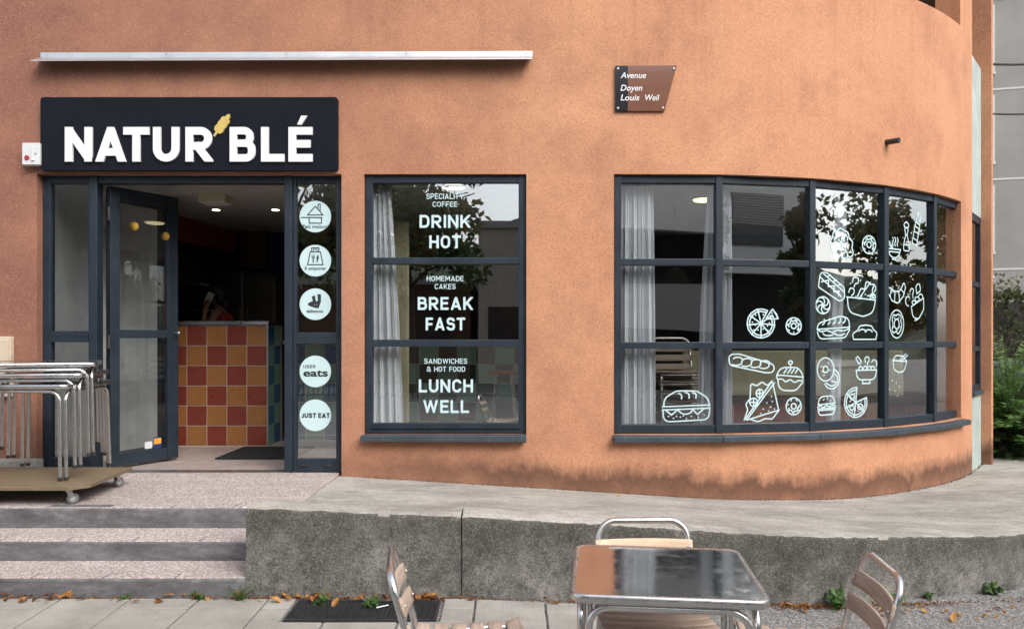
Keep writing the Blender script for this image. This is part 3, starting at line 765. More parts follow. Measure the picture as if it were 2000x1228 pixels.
# ------------------------------------------------------------------ entrance: two sidelights, header, folding door
YE = Y0+.067
ME = Matrix.Translation((0, YE, 0))
ex = lambda px: XY(px, YE)
ez = lambda py: ZY(py, YE)
FL = .0
en = empty('entrance_frame', (0,0,0), parent=bld); en['label'] = 'dark blue metal entrance frame with glazed sidelights'; en.location = Vector((ex(370), YE, 0)) - OB
mb = MB(); mb.box((ex(191),.004,ez(358)),(ex(556),.08,ZT-.002), ME); part(mb, 'header', 'frame_paint', en, .004)
for a, b in ((175.5,191),(556,571.5)):
    mb = MB(); mb.box((ex(a),-.012,FL+.002),(ex(b),.085,ZT-.002), ME); part(mb, 'post', 'frame_paint', en, .006, 3)
def sidelight(xa, xb, pa, pb, mid, bot, gm):
    mb = MB(); zt = ZT-.002
    mb.box((xa,.004,FL+.002),(pa,.07,zt), ME).box((pb,.004,FL+.002),(xb,.07,zt), ME).box((pa,.008,ez(358)),(pb,.07,zt), ME).box((pa,.008,FL+.002),(pb,.07,ez(bot)), ME).box((pa,.002,ez(mid[1])),(pb,.07,ez(mid[0])), ME)
    part(mb, 'sidelight_frame', 'frame_paint', en, .004)
    for a, b in ((358,mid[0]),(mid[1],bot)):
        mb = MB(); mb.box((pa,.034,ez(b)),(pb,.040,ez(a)), ME); part(mb, 'pane', gm, en)
    mb = MB()                                         # little drain caps on the rails
    for zz in (ez(mid[0]+ (mid[1]-mid[0])*.35), ez(bot+12)):
        for f in (.2,.8): x = pa+(pb-pa)*f; mb.box((x-.022,-.006,zz-.006),(x+.022,.004,zz+.006), ME)
    o = part(mb, 'drain_cap', 'dark_metal', en); o['kind'] = 'stuff'
sidelight(DX0+.003, ex(175.5)-.001, ex(98), ex(172), (646,668), 893, 'glass_ribbed')
sidelight(ex(571.5)+.001, DX1-.003, ex(578), ex(656), (649,671), 896, 'glass')
mb = MB(); mb.box((ex(192),-.02,-.012),(ex(556),.10,.004), ME); part(mb, 'threshold', 'zinc', en)
# round stickers on the right sidelight
YS = YE+.034; mpp = YS/F
def sticker(cx, cy, r, draw, what):
    k = Ink(); k.poly([(r*math.cos(6.2832*i/40), r*math.sin(6.2832*i/40)) for i in range(40)])
    O, U, V, Nn = P(cx, cy, YS), Vector((mpp,0,0)), Vector((0,0,mpp)), Vector((0,-1,0))
    o = k.build('round_sticker', 'decal_white', en, O, U, V, Nn, lift=.001); o.location = -(Vector(en.location)+OB); o['label'] = what
    k = Ink(); draw(k)
    o = k.build('sticker_print', 'decal_print', en, O, U, V, Nn, lift=.0022, step=.00005); o.location = -(Vector(en.location)+OB)
def s_house(k):
    k.line([(-15,3),(0,20),(9,10),(15,3)], 2.0, True); k.line([(5.5,17),(5.5,24),(9.5,24),(9.5,11)], 1.9); k.line([(-27,-2),(13,-2)], 2.0); k.line([(-12,-3),(-12,-13),(12,-13),(12,-2)], 2.0)
    font_ink(k, 'Fait maison', 0, -23, 10.5, .12, width=49)
def s_bag(k):
    k.line([(-10,17),(10,17),(15,-8),(-15,-8)], 2.0, True); k.line([(-7,18),(-7,25),(7,25),(7,18)], 2.0); k.line([(-3.5,19),(-3.5,22),(3.5,22),(3.5,19)], 1.5)
    for x in (-6.5,-4,-1.5): k.line([(x,11),(x,6)], 1.1)
    k.line([(-6.5,6),(-1.5,6)], 1.6); k.line([(-4,5),(-4,-3)], 2.2); k.poly([(2.5,-3),(4.7,-3),(4.7,2),(6.5,2),(6.5,11),(4.5,11),(2.5,7)])
    font_ink(k, 'À emporter', 0, -18, 9.0, .10, width=43)
def s_courier(k):
    q = [(1497,193),(1512,188),(1517,216),(1526,214),(1524,181),(1541,183),(1541,219),(1529,250),(1508,246),(1480,236),(1478,226),(1502,214)]
    k.poly([((x-1514)/2.456, -(y-230)/2.456) for x, y in q][::-1]); font_ink(k, 'deliveroo', -1, -16.5, 8.6, .22, width=33)
def s_eats(k):
    text_line(k, 'UBER', -11.5, 6.5, 6.0, 1.1, 1.3, 24); font_ink(k, 'eats', .5, -9.5, 20, .55, width=48)
def s_just(k): text_line(k, 'JUST', -12.5, -5.2, 9.6, 2.3, .9, 29); text_line(k, 'EAT', 17, -5.2, 9.6, 2.3, .7, 23)
for cy, dr, what in ((423, s_house, 'pale round sticker with a roofed pan'), (509, s_bag, 'pale round sticker with a takeaway bag'), (594, s_courier, 'pale round sticker with a long-eared animal head'), (725, s_eats, 'pale round sticker with two-line lettering'), (810.5, s_just, 'pale round sticker with bold capitals')):
    sticker(616, cy, 30.8, dr, what)
k = Ink(); k.dot(-1.2,-1.6,.75); k.dot(2.8,-.9,.75); o = k.build('sticker_print', 'decal_white', en, P(616,594,YS), Vector((mpp,0,0)), Vector((0,0,mpp)), Vector((0,-1,0)), lift=.0036); o.location = -(Vector(en.location)+OB)
# folding door: two glazed leaves, opened inwards to the left
def leaf(a, b, z0, z1, mats, stickers, lab):
    a, b = Vector(a), Vector(b); t = (b-a).normalized(); n_ = Vector((-t.y, t.x, 0)); L = (b-a).length
    Mi = Matrix(((t.x,n_.x,0,a.x),(t.y,n_.y,0,a.y),(0,0,1,0),(0,0,0,1)))
    d = empty('door', (0,0,0), parent=bld); d.location = a - OB; d['label'] = lab
    sw = .085; tm = (1.085, 1.155)
    mb = MB(); mb.box((0,0,z0),(sw,.05,z1), Mi).box((L-sw,0,z0),(L,.05,z1), Mi).box((sw,.003,z0),(L-sw,.047,z0+.10), Mi).box((sw,.003,z1-.10),(L-sw,.047,z1), Mi).box((sw,.003,tm[0]),(L-sw,.047,tm[1]), Mi)
    part(mb, 'door_frame', 'frame_paint', d, .005)
    for p, q in ((z0+.10, tm[0]), (tm[1], z1-.10)):
        mb = MB(); mb.box((sw,.022,p),(L-sw,.028,q), Mi); part(mb, 'pane', 'glass_door', d)
    mb = MB(); mb.tube([Mi @ Vector((L+.006,.025,z0)), Mi @ Vector((L+.006,.025,z1))], .026, 12); part(mb, 'edge_tube', 'frame_paint', d)
    for zz in (.25, 1.0, 2.05):
        mb = MB(); mb.tube([Mi @ Vector((-.012,.0,zz)), Mi @ Vector((-.012,.0,zz+.11))], .013, 10); part(mb, 'hinge', 'dark_metal', d)
    mb = MB(); mb.tube([Mi @ Vector((L-.02,-.0,1.13)), Mi @ Vector((L-.02,-.05,1.13))], .010, 8); mb.sphere(Mi @ Vector((L-.02,-.06,1.13)), .016); part(mb, 'knob', 'zinc', d)
    if stickers:
        for (x, z, w, h, m_) in ((L*.72,.16,.075,.135,'sticker_navy'),(L*.72,.19,.07,.05,'sticker_orange'),(L*.58,.165,.07,.06,'plastic_white')):
            mb = MB(); dd = .0175 if m_ == 'sticker_orange' else .019
            mb.prism([(q[0]*w/2+x, q[1]*h/2+z) for q in ((-.8,-1),(.8,-1),(1,-.8),(1,.8),(.8,1),(-.8,1),(-1,.8),(-1,-.8))], dd, dd+.001, Mi); part(mb, 'sticker', m_, d)
        for (x, z) in ((L*.36, 2.03), (L*.84, 1.98)):
            mb = MB(); mb.lathe([(.0,0),(.038,0),(.038,.001)], (0,0,0), 16, 'y'); 
            o = part(mb, 'sticker', 'amber_glint', d); o.location = Vector(o.location) + (Mi @ Vector((x, .017, z)))  # amber reflections in the door glass, painted on as flat discs
    return d
leaf((ex(205), 6.30, 0), (-2.985, 6.83, 0), .025, 2.335, None, True, 'glazed dark door leaf folded open inwards')
leaf((-3.36, 6.42, 0), (-3.12, 6.98, 0), .025, 2.335, None, False, 'second door leaf folded behind the first')

# ------------------------------------------------------------------ things fixed to the facade
sg = empty('shop_sign', P(369, 333, 6.12)); tag(sg, 'long dark fascia sign with white capitals and a gold wheat ear over the door', 'sign')
SO = Vector(sg.location)
YF = 6.105
def wpart(mb, name, mat, par, bevel=0, seg=2):
    o = mb.build(name, mat, par, bevel, seg); o.location = -Vector(par.location) if par.parent is None else o.location; return o
x0_, x1_, z1_, z0_ = XY(79,YF), XY(659.5,YF), ZY(190,YF), ZY(333,YF)
mb = MB(); mb.prism([tuple(q) for q in fillet([(x0_,z0_),(x1_,z0_),(x1_,z1_),(x0_,z1_)], .022, True, 4)], YF, Y0-.008); wpart(mb, 'panel', 'sign_panel', sg)
mb = MB(); 
for f in (.08,.5,.92): mb.box((x0_+(x1_-x0_)*f-.02, Y0-.012, z0_+.05), (x0_+(x1_-x0_)*f+.02, Y0+.002, z1_-.05))
o = wpart(mb, 'batten', 'dark_metal', sg); o['kind'] = 'stuff'
YL = 6.085; zz = lambda y: 80+y/2.856
LET = (('N',360,512),('A',530,700),('T',686,830),('U',852,998),('R',1033,1185),('B',1280,1423),('L',1455,1585),('E',1608,1742))
zt_, zb_ = ZY(zz(480),YL), ZY(zz(673),YL)
for ch, a, b in LET:
    k = Ink(); xa, xb = XY(a/2.856,YL), XY(b/2.856,YL)
    glyph(k, ch, xa, zb_, zt_-zb_, .0605 if ch not in 'B' else .058, xb-xa)
    if ch == 'E':
        q = [(1656,466),(1680,417),(1713,417),(1681,466)]; k.poly([(XY(x/2.856,YL), ZY(zz(y),YL)) for x, y in q])
    o = k.build('letter', 'sign_white', sg, (0,YF,0), (1,0,0), (0,0,1), (0,-1,0), depth=.018, step=.00015); o.location = -SO
    if ch == 'E': o['label'] = 'capital letter with an acute accent'
def wheat_pt(x, y): return (XY(x/2.856,YL), ZY(zz(y),YL))
k = Ink(); ax0, ax1 = Vector((1190,530)), Vector((1268,424)); d_ = (ax1-ax0).normalized(); pn = Vector((d_.y,-d_.x))
k.poly([wheat_pt(*q) for q in (ax0-pn*5, ax0+pn*5, ax0+d_*60+pn*9, ax0+d_*60-pn*9)])
for s_ in (.20,.42,.64):
    c0 = ax0 + (ax1-ax0)*s_
    for sd_ in (-1, 1):
        o_ = pn*sd_; tip = c0 + d_*38 + o_*(26 if s_ < .5 else 22)
        k.poly([wheat_pt(*q) for q in (c0, c0+o_*19+d_*4, c0+o_*27+d_*20, tip, c0+d_*40+o_*5, c0+d_*30-o_*2)])
c0 = ax0+(ax1-ax0)*.80
k.poly([wheat_pt(*q) for q in (c0-pn*2, c0+pn*13+d_*14, c0+pn*11+d_*34, c0+d_*46+pn*3, c0-pn*11+d_*34, c0-pn*13+d_*14)])
o = k.build('wheat_ear', 'sign_gold', sg, (0,YF,0), (1,0,0), (0,0,1), (0,-1,0), depth=.012, step=.0005); o.location = -SO; o['label'] = 'gold wheat ear used as an apostrophe'
# drip rail over the sign
rl = empty('drip_rail', (XY(560,Y0), Y0, 3.33)); tag(rl, 'long aluminium drip rail screwed to the wall above the sign', 'rail')
xa, xb = XY(80,Y0), XY(1040,Y0)
mb = MB(); Mr = Matrix.Rotation(-.0025, 4, 'Y')
mb.prism([(0,0)]*0 or [(xa,3.325),(xb,3.340),(xb,3.380),(xa,3.367)], Y0-.006, Y0+.001); wpart(mb, 'flange', 'alu_rail', rl)
mb = MB(); mb.add([(xa,Y0-.006,3.329),(xb,Y0-.006,3.344),(xb-.005,Y0-.125,3.278),(xa-.005,Y0-.125,3.263),(xa,Y0-.006,3.324),(xb,Y0-.006,3.339),(xb-.005,Y0-.125,3.272),(xa-.005,Y0-.125,3.257)], [(0,1,2,3),(7,6,5,4),(2,6,7,3),(0,3,7,4),(1,5,6,2)]); wpart(mb, 'drip_lip', 'alu_rail', rl)
for i in range(5):
    x = xa+.05+(xb-xa-.1)*i/4; mb = MB(); mb.lathe([(.008,0),(.008,.003),(.005,.005)], (0,0,0), 10, 'y'); o = mb.build('screw', 'zinc', rl); o.location = Vector((x, Y0-.0105, 3.35+.013*i/4)) - Vector(rl.location)
# small alarm box
al = empty('alarm_box', P(60,322,6.1)); tag(al, 'small white electrical box with a red button left of the sign', 'alarm box')
mb = MB(); mb.box((XY(42.5,6.08),6.08,ZY(322,6.08)),(XY(78,6.08)-.004,Y0,ZY(279,6.08))); wpart(mb, 'box', 'plastic_white', al, .006, 3)
mb = MB(); mb.box((XY(60,6.07),6.07,ZY(314,6.07)),(XY(66,6.07),6.079,ZY(287,6.07))); mb.box((XY(66,6.075),6.072,ZY(300,6.07)),(XY(71,6.07),6.079,ZY(287,6.07))); wpart(mb, 'lever', 'plastic_white', al, .003)
mb = MB(); mb.lathe([(.020,.01),(.020,.0),(.017,-.004)], (0,0,0), 18, 'y'); o = mb.build('button', 'red_button', al); o.location = P(52,308,6.076)-Vector(al.location)
# street plate
pl = empty('street_plate', P(1255,217,6.14)); tag(pl, 'brown and black street name plate with white italic lettering', 'sign')
Yp = 6.128; pp = lambda x, y: (XY(x,Yp), ZY(y,Yp))
mb = MB(); mb.prism([pp(1202,217),pp(1226,217),pp(1226,128.5),pp(1202,129)], Yp, Y0-.002); wpart(mb, 'dark_field', 'plate_dark', pl, .001)
mb = MB(); mb.prism([pp(1226.4,217),pp(1298,217),pp(1322,128),pp(1226.4,128.5)], Yp, Y0-.002); wpart(mb, 'brown_field', 'plate_brown', pl, .001)
for s_, x, y, wd in (('Avenue',1212,153,50),('Doyen',1212,177.5,42.5),('Louis',1212,196.5,37),('Weil',1260,196.5,28)):
    k = Ink(); font_ink(k, s_, 0, 0, 16.5, .16, .22, width=wd, anchor='l')
    o = k.build('lettering', 'sign_white', pl, P(x,y,Yp), Vector((Yp/F,0,0)), Vector((0,0,Yp/F)), (0,-1,0), lift=.0005); o.location = -Vector(pl.location)
for x, y in ((1207,134.5),(1316,134.5),(1207,211.5),(1294.5,211)):
    mb = MB(); mb.lathe([(.012,.0),(.012,-.003),(.006,-.007)], (0,0,0), 12, 'y'); o = mb.build('screw', 'zinc', pl); o.location = P(x,y,Yp)-Vector(pl.location)
# overflow spout on the curved wall
u = u_px(1731); p, t, n_ = fac(u); sp = P(1733, 278, p.y)
mb = MB(); q = Vector((p.x,p.y,sp.z)); mb.tube([q+n_*.02, q-n_*.10+Vector((.02,0,-.006))], .024, 12, cap=False); mb.tube([q-n_*.10+Vector((.02,0,-.006)), q+n_*.0], .018, 12)
tag(mb.build('overflow_spout', 'dark_metal'), 'short dark overflow pipe poking out of the rounded orange wall', 'pipe')
# meter cabinet and plinth by the left edge
mc = empty('meter_cabinet', (-4.0, Y0, .65)); tag(mc, 'beige wall-mounted meter cabinet behind the stacked tables at the left edge', 'cabinet')
mb = MB(); mb.box((-4.45,Y0-.05,.62),(XY(20,Y0-.05),Y0,ZY(657,Y0-.05))); wpart(mb, 'box', 'beige_box', mc, .006)
mb = MB(); mb.box((-4.42,Y0-.062,.66),(XY(16,Y0-.06),Y0-.051,ZY(663,Y0-.06))); wpart(mb, 'door', 'beige_box', mc, .004)
mb = MB(); mb.box((-4.6,Y0-.11,-.0),(XY(71,Y0-.1),Y0-.002,.125)); tag(mb.build('plinth_stone', 'concrete_top', bevel=.008), 'low grey concrete kerb block at the wall foot behind the dolly', 'kerb block')

# ------------------------------------------------------------------ white line drawings on the curved window
def box_on_pane(i, x0, x1, y0, y1):
    A, t, n_, L = panes[i]
    def hit(px):
        d = Vector(((px-1000)/F, 1, 0)); s_ = A.dot(n_)/d.dot(n_); return (d*s_), s_
    p0, s0 = hit(x0); p1, s1 = hit(x1); sm = (s0+s1)/2
    O = Vector((p0.x, p0.y, ZY(y1, sm))); return O, t, Vector((0,0,1)), -n_, (p1-p0).length, ZY(y0,sm)-ZY(y1,sm)
LW = .0108
def icon(i, x0, x1, y0, y1, ops, label):
    O, U, V, Nn, w_, h_ = box_on_pane(i, x0, x1, y0, y1); k = Ink(); m = lambda q: (q[0]*w_, q[1]*h_)
    for op in ops:
        if op[0] == 'L': k.line([m(q) for q in op[1]], LW, False)
        elif op[0] == 'S': k.line([tuple(q) for q in fillet([Vector(m(q)) for q in op[1]], op[2]*min(w_,h_), False, 4)], LW)
        elif op[0] == 'C': k.line([tuple(q) for q in fillet([Vector(m(q)) for q in op[1]], (op[2] if len(op) > 2 else 0)*min(w_,h_), True, 5)], LW, True)
        elif op[0] == 'A': k.line([m(q) for q in arcpts(*op[1:], 14)], LW)
        elif op[0] == 'E': k.line([m(q) for q in arcpts(*op[1:], 0, 360, 22)], LW, True)
        elif op[0] == 'D':
            for q in op[1]: c_ = m(q); k.dot(c_[0], c_[1], LW*.62, 6)
        elif op[0] == 'T':
            for q, a in op[1]: c_ = m(q); d_ = (math.cos(R_(a))*LW*.7, math.sin(R_(a))*LW*.7); k.line([(c_[0]-d_[0],c_[1]-d_[1]),(c_[0]+d_[0],c_[1]+d_[1])], LW*.8, ext=LW*.3)
    o = k.build('drawing', 'decal_white', cw_, O, U, V, Nn, lift=.001, step=.00004); o.location = -(Vector(cw_.location)+OB); o['label'] = label
def donut(wavy=True):
    r = [('E',.5,.5,.46,.46),('E',.5,.5,.15,.15)]
    r.append(('L',[(.5+(.30+.05*math.sin(i*1.9))*math.cos(R_(a)), .5+(.30+.05*math.sin(i*1.9))*math.sin(R_(a))) for i, a in enumerate(range(200 if not wavy else -40, 380 if not wavy else 200, 15))]))
    r.append(('T',[((.5+.37*math.cos(R_(a)), .5+.37*math.sin(R_(a))), a*2.3) for a in range(10, 360, 52)])); return r
def pizza(gap0, gap1, n=8):
    r = [('A',.5,.5,.48,.48,gap1,gap0+360),('A',.5,.5,.40,.40,gap1+4,gap0+356)]
    for i in range(n+1):
        a = gap1+(gap0+360-gap1)*i/n; r.append(('L',[(.5,.5),(.5+.48*math.cos(R_(a)),.5+.48*math.sin(R_(a)))]))
    r.append(('D',[(.5+rr*math.cos(R_(a)), .5+rr*math.sin(R_(a))) for a, rr in zip(range(int(gap1)+14, int(gap0)+350, 24), [.3,.2,.33,.24]*6)])); return r
def bowl(y=.5, d=.48, foot=True):
    r = [('L',[(.02,y),(.98,y)]),('A',.5,y,.46,d,180,360)]
    if foot: r += [('L',[(.36,.03),(.64,.03)])]
    return r
icon(0,1292,1389,763,825,[('S',[(.05,.52),(.03,.75),(.30,1),(.70,1),(.97,.75),(.95,.52)],.3),('L',[(.02,.50),(.98,.56)]),('L',[(.02,.40),(.98,.46)]),('L',[(.08,.40),(.20,.24),(.33,.42)]),('A',.48,.43,.14,.16,180,360),('L',[(.62,.44),(.72,.26),(.86,.45)]),('S',[(.03,.40),(.04,.02),(.95,.10),(.97,.42)],.2),('S',[(.34,.92),(.42,.90),(.40,.76)],.1),('S',[(.48,.95),(.57,.92),(.55,.78)],.1),('S',[(.62,.95),(.71,.92),(.69,.78)],.1),('D',[(.14,.2),(.24,.14),(.38,.18),(.5,.13),(.6,.2),(.74,.17),(.86,.24),(.44,.22),(.3,.2)])],'white line drawing of a long burger')
icon(1,1458,1514,602,661,pizza(35,62,8),'white line drawing of a sliced pizza'); icon(1,1494,1521,602,625,[('C',[(.05,.1),(.55,.95),(.98,.12)],.05),('S',[(.62,.80),(.85,.5),(.88,.2)],.2),('D',[(.4,.35),(.6,.3),(.5,.6)])],'white line drawing of a lifted pizza slice')
icon(1,1534,1566,619,654,donut(),'white line drawing of a small doughnut beside the pizza'); icon(1,1534,1566,775,811,donut(False),'white line drawing of a doughnut by the sandwich')
icon(1,1421,1514,691,728,[('C',[(.02,.98),(.25,1.0),(.98,.42),(.97,.02),(.80,.0),(.04,.42)],.22)]+[op for x in (.16,.36,.55,.73) for op in (('A',x+.05,.72-.32*(x-.1),.10,.13,-20,150),('A',x+.02,.60-.32*(x-.1),.12,.17,20,-130))],'white line drawing of a baguette')
icon(1,1516,1569,704,764,[('E',.52,.94,.07,.055),('L',[(.52,.88),(.53,.72)]),('S',[(.03,.52),(.08,.78),(.85,.78),(.98,.48)],.3),('L',[(.02,.54),(.98,.46)]),('S',[(.02,.54),(.0,.38),(.22,.42),(.34,.28),(.5,.40),(.68,.28),(.82,.36),(.99,.32),(.98,.46)],.1),('S',[(.06,.36),(.10,.04),(.72,.02),(.98,.30)],.25)]+[('L',[(x,.60),(x+.10,.72)]) for x in (.28,.42,.56,.70)],'white line drawing of a round sandwich with an olive on a pick')
icon(1,1452,1522,742,823,[('C',[(.02,.03),(.80,.98),(.98,.27)],.03),('L',[(.10,.06),(.86,.93)]),('S',[(.02,.05),(.12,.30),(.06,.42),(.18,.56),(.20,.94),(.36,.86),(.52,.96),(.66,.86),(.80,.98)],.06),('E',.28,.47,.11,.10),('E',.45,.68,.10,.10),('L',[(.20,.47),(.36,.47)]),('L',[(.28,.39),(.28,.55)]),('L',[(.38,.68),(.52,.68)]),('L',[(.45,.60),(.45,.76)]),('S',[(.20,.06),(.40,.0),(.60,.07),(.80,.06),(.99,.27)],.08),('D',[(.55,.3),(.65,.45),(.75,.35),(.6,.18),(.78,.6),(.48,.2),(.86,.3),(.7,.25),(.8,.48)])],'white line drawing of a triangular club sandwich')
icon(2,1621,1667,444,507,[('S',[(.45,.12),(.10,.20),(.04,.40),(.0,.55),(.12,.68),(.10,.82),(.30,.86),(.42,1.0),(.60,.90),(.78,.86),(.80,.66),(.98,.58),(.92,.38),(1.0,.22),(.88,.06),(.72,.14)],.14),('S',[(.45,.12),(.62,.02),(.78,.12),(.60,.42),(.36,.62)],.15),('L',[(.60,.40),(.30,.36)]),('L',[(.64,.36),(.80,.48)]),('L',[(.5,.5),(.48,.68)]),('A',.3,.6,.12,.1,60,230),('A',.62,.66,.12,.1,-30,140)],'white line drawing of a lettuce')
icon(2,1683,1711,459,497,donut(),'white line drawing of a doughnut by the lettuce')
icon(3,1733,1759,461,508,bowl(.46,.36)+[('L',[(.0,.70),(.35,.48)]),('L',[(.1,.76),(.42,.48)])]+[('S',[(x,.60),(x-.06,.70),(x+.06,.82),(x-.02,.94)],.1) for x in (.4,.58,.76)]+[('L',[(.1,.34),(.9,.34)])],'white line drawing of a steaming bowl')
icon(3,1764,1776,434,491,[('E',.5,.90,.38,.09),('L',[(.5,.99),(.5,1.02)]),('C',[(.2,.80),(.8,.80),(.62,.56),(.95,.22),(.95,.02),(.05,.02),(.05,.22),(.38,.56)],.12),('L',[(.05,.22),(.95,.22)]),('L',[(.38,.56),(.62,.56)])],'white line drawing of a pepper mill')
icon(3,1780,1798,414,480,[('C',[(.05,.06),(.55,.0),(.90,.62),(.45,.70)],.04),('C',[(.52,.70),(.86,.62),(1.0,.92),(.66,1.0)],.06),('L',[(.15,.22),(.65,.15)]),('L',[(.28,.42),(.78,.36)]),('L',[(.38,.58),(.85,.50)]),('L',[(.70,.94),(.90,.70)])],'white line drawing of a leaning sauce bottle')
icon(2,1597,1650,531,589,[('C',[(.04,.62),(.10,.98),(.34,.96),(.98,.48),(.99,.12),(.80,.02),(.02,.48)],.15),('L',[(.10,.80),(.86,.18)]),('L',[(.22,.92),(.97,.34)]),('L',[(.14,.66),(.40,.72),(.38,.5),(.6,.54),(.58,.34),(.78,.36),(.76,.2)]),('L',[(.36,.84),(.46,.90)]),('L',[(.56,.68),(.68,.74)]),('L',[(.72,.54),(.84,.60)])],'white line drawing of a slanting filled sandwich')
icon(2,1592,1622,578,614,[('E',.5,.5,.46,.46),('E',.5,.5,.08,.08)]+[('A',.5+.24*math.cos(R_(a)),.5+.24*math.sin(R_(a)),.22,.22,a-180,a) for a in range(0,360,60)],'white line drawing of a swirled bun')
icon(2,1654,1711,540,618,[('L',[(.0,.48),(.98,.42)]),('S',[(.01,.48),(.06,.10),(.55,.0),(.90,.10),(.97,.42)],.25),('S',[(.36,.50),(.48,.72),(.60,.66),(.66,.92),(.80,.80),(.94,.84),(.86,.66),(.92,.54),(.70,.52)],.06),('L',[(.40,.44),(.80,.86)]),('S',[(.18,.86),(.22,.98),(.40,.96),(.38,.82),(.28,.82),(.24,.74)],.06),('S',[(.06,.60),(.10,.70),(.24,.70),(.24,.58),(.16,.52)],.06),('E',.88,.50,.09,.08),('E',.88,.50,.03,.03),('A',.90,.72,.08,.1,-60,60),('D',[(.12,.82),(.62,.56),(.5,.5),(.46,.9),(.3,.5)])],'white line drawing of a large salad bowl with leaves')
icon(2,1595,1660,616,663,[('S',[(.02,.40),(.02,.66),(.70,.98),(.97,.90),(.98,.52)],.25),('L',[(.01,.42),(.99,.52)]),('S',[(.02,.40),(.14,.32),(.30,.38),(.46,.30),(.62,.40),(.80,.36),(.98,.46)],.1),('S',[(.02,.30),(.08,.02),(.85,.08),(.98,.40)],.25)]+[('S',[(x,.80+.14*x),(x+.02,.66+.14*x),(x-.05,.58+.14*x)],.1) for x in (.22,.38,.54,.70,.84)]+[('A',.34,.28,.16,.12,200,340),('A',.68,.30,.16,.12,200,340)],'white line drawing of a submarine sandwich')
icon(2,1664,1713,634,664,[('S',[(.06,.06),(.0,.42),(.20,.60),(.30,.92),(.55,.98),(.78,.92),(.86,.66),(1.0,.50),(.95,.06)],.22),('L',[(.06,.05),(.94,.05)]),('A',.40,.46,.16,.24,20,150),('A',.66,.42,.16,.26,30,150)],'white line drawing of a round loaf')
icon(3,1733,1769,547,592,[('S',[(.02,.66),(.05,.40),(.25,.10),(.55,.0),(.85,.30),(.98,.70),(.90,.98),(.78,.70),(.60,.50),(.36,.52),(.20,.64),(.02,.66)],.1),('L',[(.22,.62),(.14,.26)]),('L',[(.40,.52),(.38,.04)]),('L',[(.60,.50),(.66,.06)]),('L',[(.72,.62),(.92,.44)])],'white line drawing of a croissant')
icon(3,1769,1804,551,626,[('L',[(.30,.36),(.98,.60)]),('S',[(.30,.36),(.38,.08),(.70,.04),(1.0,.30),(.98,.60)],.2),('L',[(.5,.0),(.72,.06)]),('S',[(.60,.70),(.55,.90),(.75,1.0),(.82,.78),(.64,.72)],.08),('S',[(.22,.74),(.30,.86),(.45,.78),(.36,.68),(.40,.58)],.08),('A',.12,.50,.14,.12,60,280),('E',.62,.56,.12,.06),('E',.44,.47,.1,.05),('A',.82,.62,.12,.08,0,180)],'white line drawing of a tilted noodle bowl')
icon(3,1736,1766,604,661,[('E',.5,.5,.46,.48),('E',.5,.5,.16,.17),('S',[(.20,.30),(.28,.16),(.44,.26),(.60,.14),(.74,.28),(.84,.44),(.76,.62),(.82,.76),(.60,.84),(.44,.78),(.30,.84),(.20,.66),(.26,.5),(.20,.30)],.08),('T',[((.3,.4),40),((.7,.4),120),((.62,.7),10),((.36,.7),80),((.5,.28),0)])],'white line drawing of a tall glazed doughnut')
icon(2,1595,1640,697,760,[('E',.38,.62,.36,.36),('E',.38,.62,.11,.10),('A',.64,.32,.34,.31,-150,70),('A',.66,.30,.24,.20,-140,60),('L',[(.40,.20),(.60,.10)]),('L',[(.62,.26),(.82,.22)]),('T',[((.2,.7),30),((.5,.82),100),((.3,.44),0),((.56,.6),60),((.24,.56),140)])],'white line drawing of a bagel and its half')
icon(2,1670,1713,695,750,[('S',[(.05,.50),(.08,.16),(.92,.16),(.96,.50)],.22),('L',[(.03,.50),(.97,.50)]),('L',[(.32,.03),(.68,.03)]),('L',[(.34,.14),(.34,.04)]),('L',[(.66,.14),(.66,.04)]),('S',[(.03,.92),(.12,1.0),(.30,.78),(.16,.72),(.03,.92)],.05),('S',[(.46,.78),(.42,.92),(.56,.99),(.66,.88),(.56,.76),(.54,.66)],.08),('A',.86,.72,.12,.14,-40,150)]+[('A',x,.50,.09,.14,0,180) for x in (.24,.44,.64,.8)],'white line drawing of a vegetable bowl')
icon(3,1743,1773,691,727,[('L',[(.02,.66),(.92,.58)]),('S',[(.02,.66),(.08,.18),(.40,.0),(.74,.06),(.92,.58)],.25),('S',[(.02,.66),(.2,.92),(.7,.88),(.92,.58)],.15),('L',[(.40,.62),(.86,1.0)]),('L',[(.56,.60),(.98,.92)])],'white line drawing of a mortar and pestle')
icon(2,1596,1632,772,812,[('S',[(.05,.56),(.12,.96),(.86,.98),(.97,.62)],.3),('L',[(.04,.56),(.97,.62)]),('S',[(.02,.44),(.16,.52),(.32,.42),(.5,.52),(.66,.44),(.82,.54),(.99,.48)],.08),('L',[(.04,.36),(.98,.40)]),('S',[(.05,.28),(.10,.04),(.90,.08),(.96,.32)],.2),('L',[(.05,.28),(.96,.32)]),('T',[((.35,.8),30),((.55,.85),120),((.7,.75),60)])],'white line drawing of a small burger')
icon(2,1648,1694,755,816,pizza(18,84,5)+[('E',.36,.68,.10,.09),('E',.68,.36,.10,.09),('E',.34,.34,.09,.08)],'white line drawing of a pizza with a missing slice')
icon(2,1652,1690,392,440,[('T',[((.1,.5),20),((.3,.9),130),((.45,.6),80),((.6,.85),10),((.8,.8),100),((.75,.3),45),((.55,.2),150),((.2,.2),90)])],'white sprinkle flecks above the lettuce')
icon(3,1735,1760,735,775,[('T',[((.1,.4),80),((.3,.8),30),((.6,.7),110),((.5,.3),10),((.85,.5),60),((.7,.05),140)])],'white sprinkle flecks below the mortar')
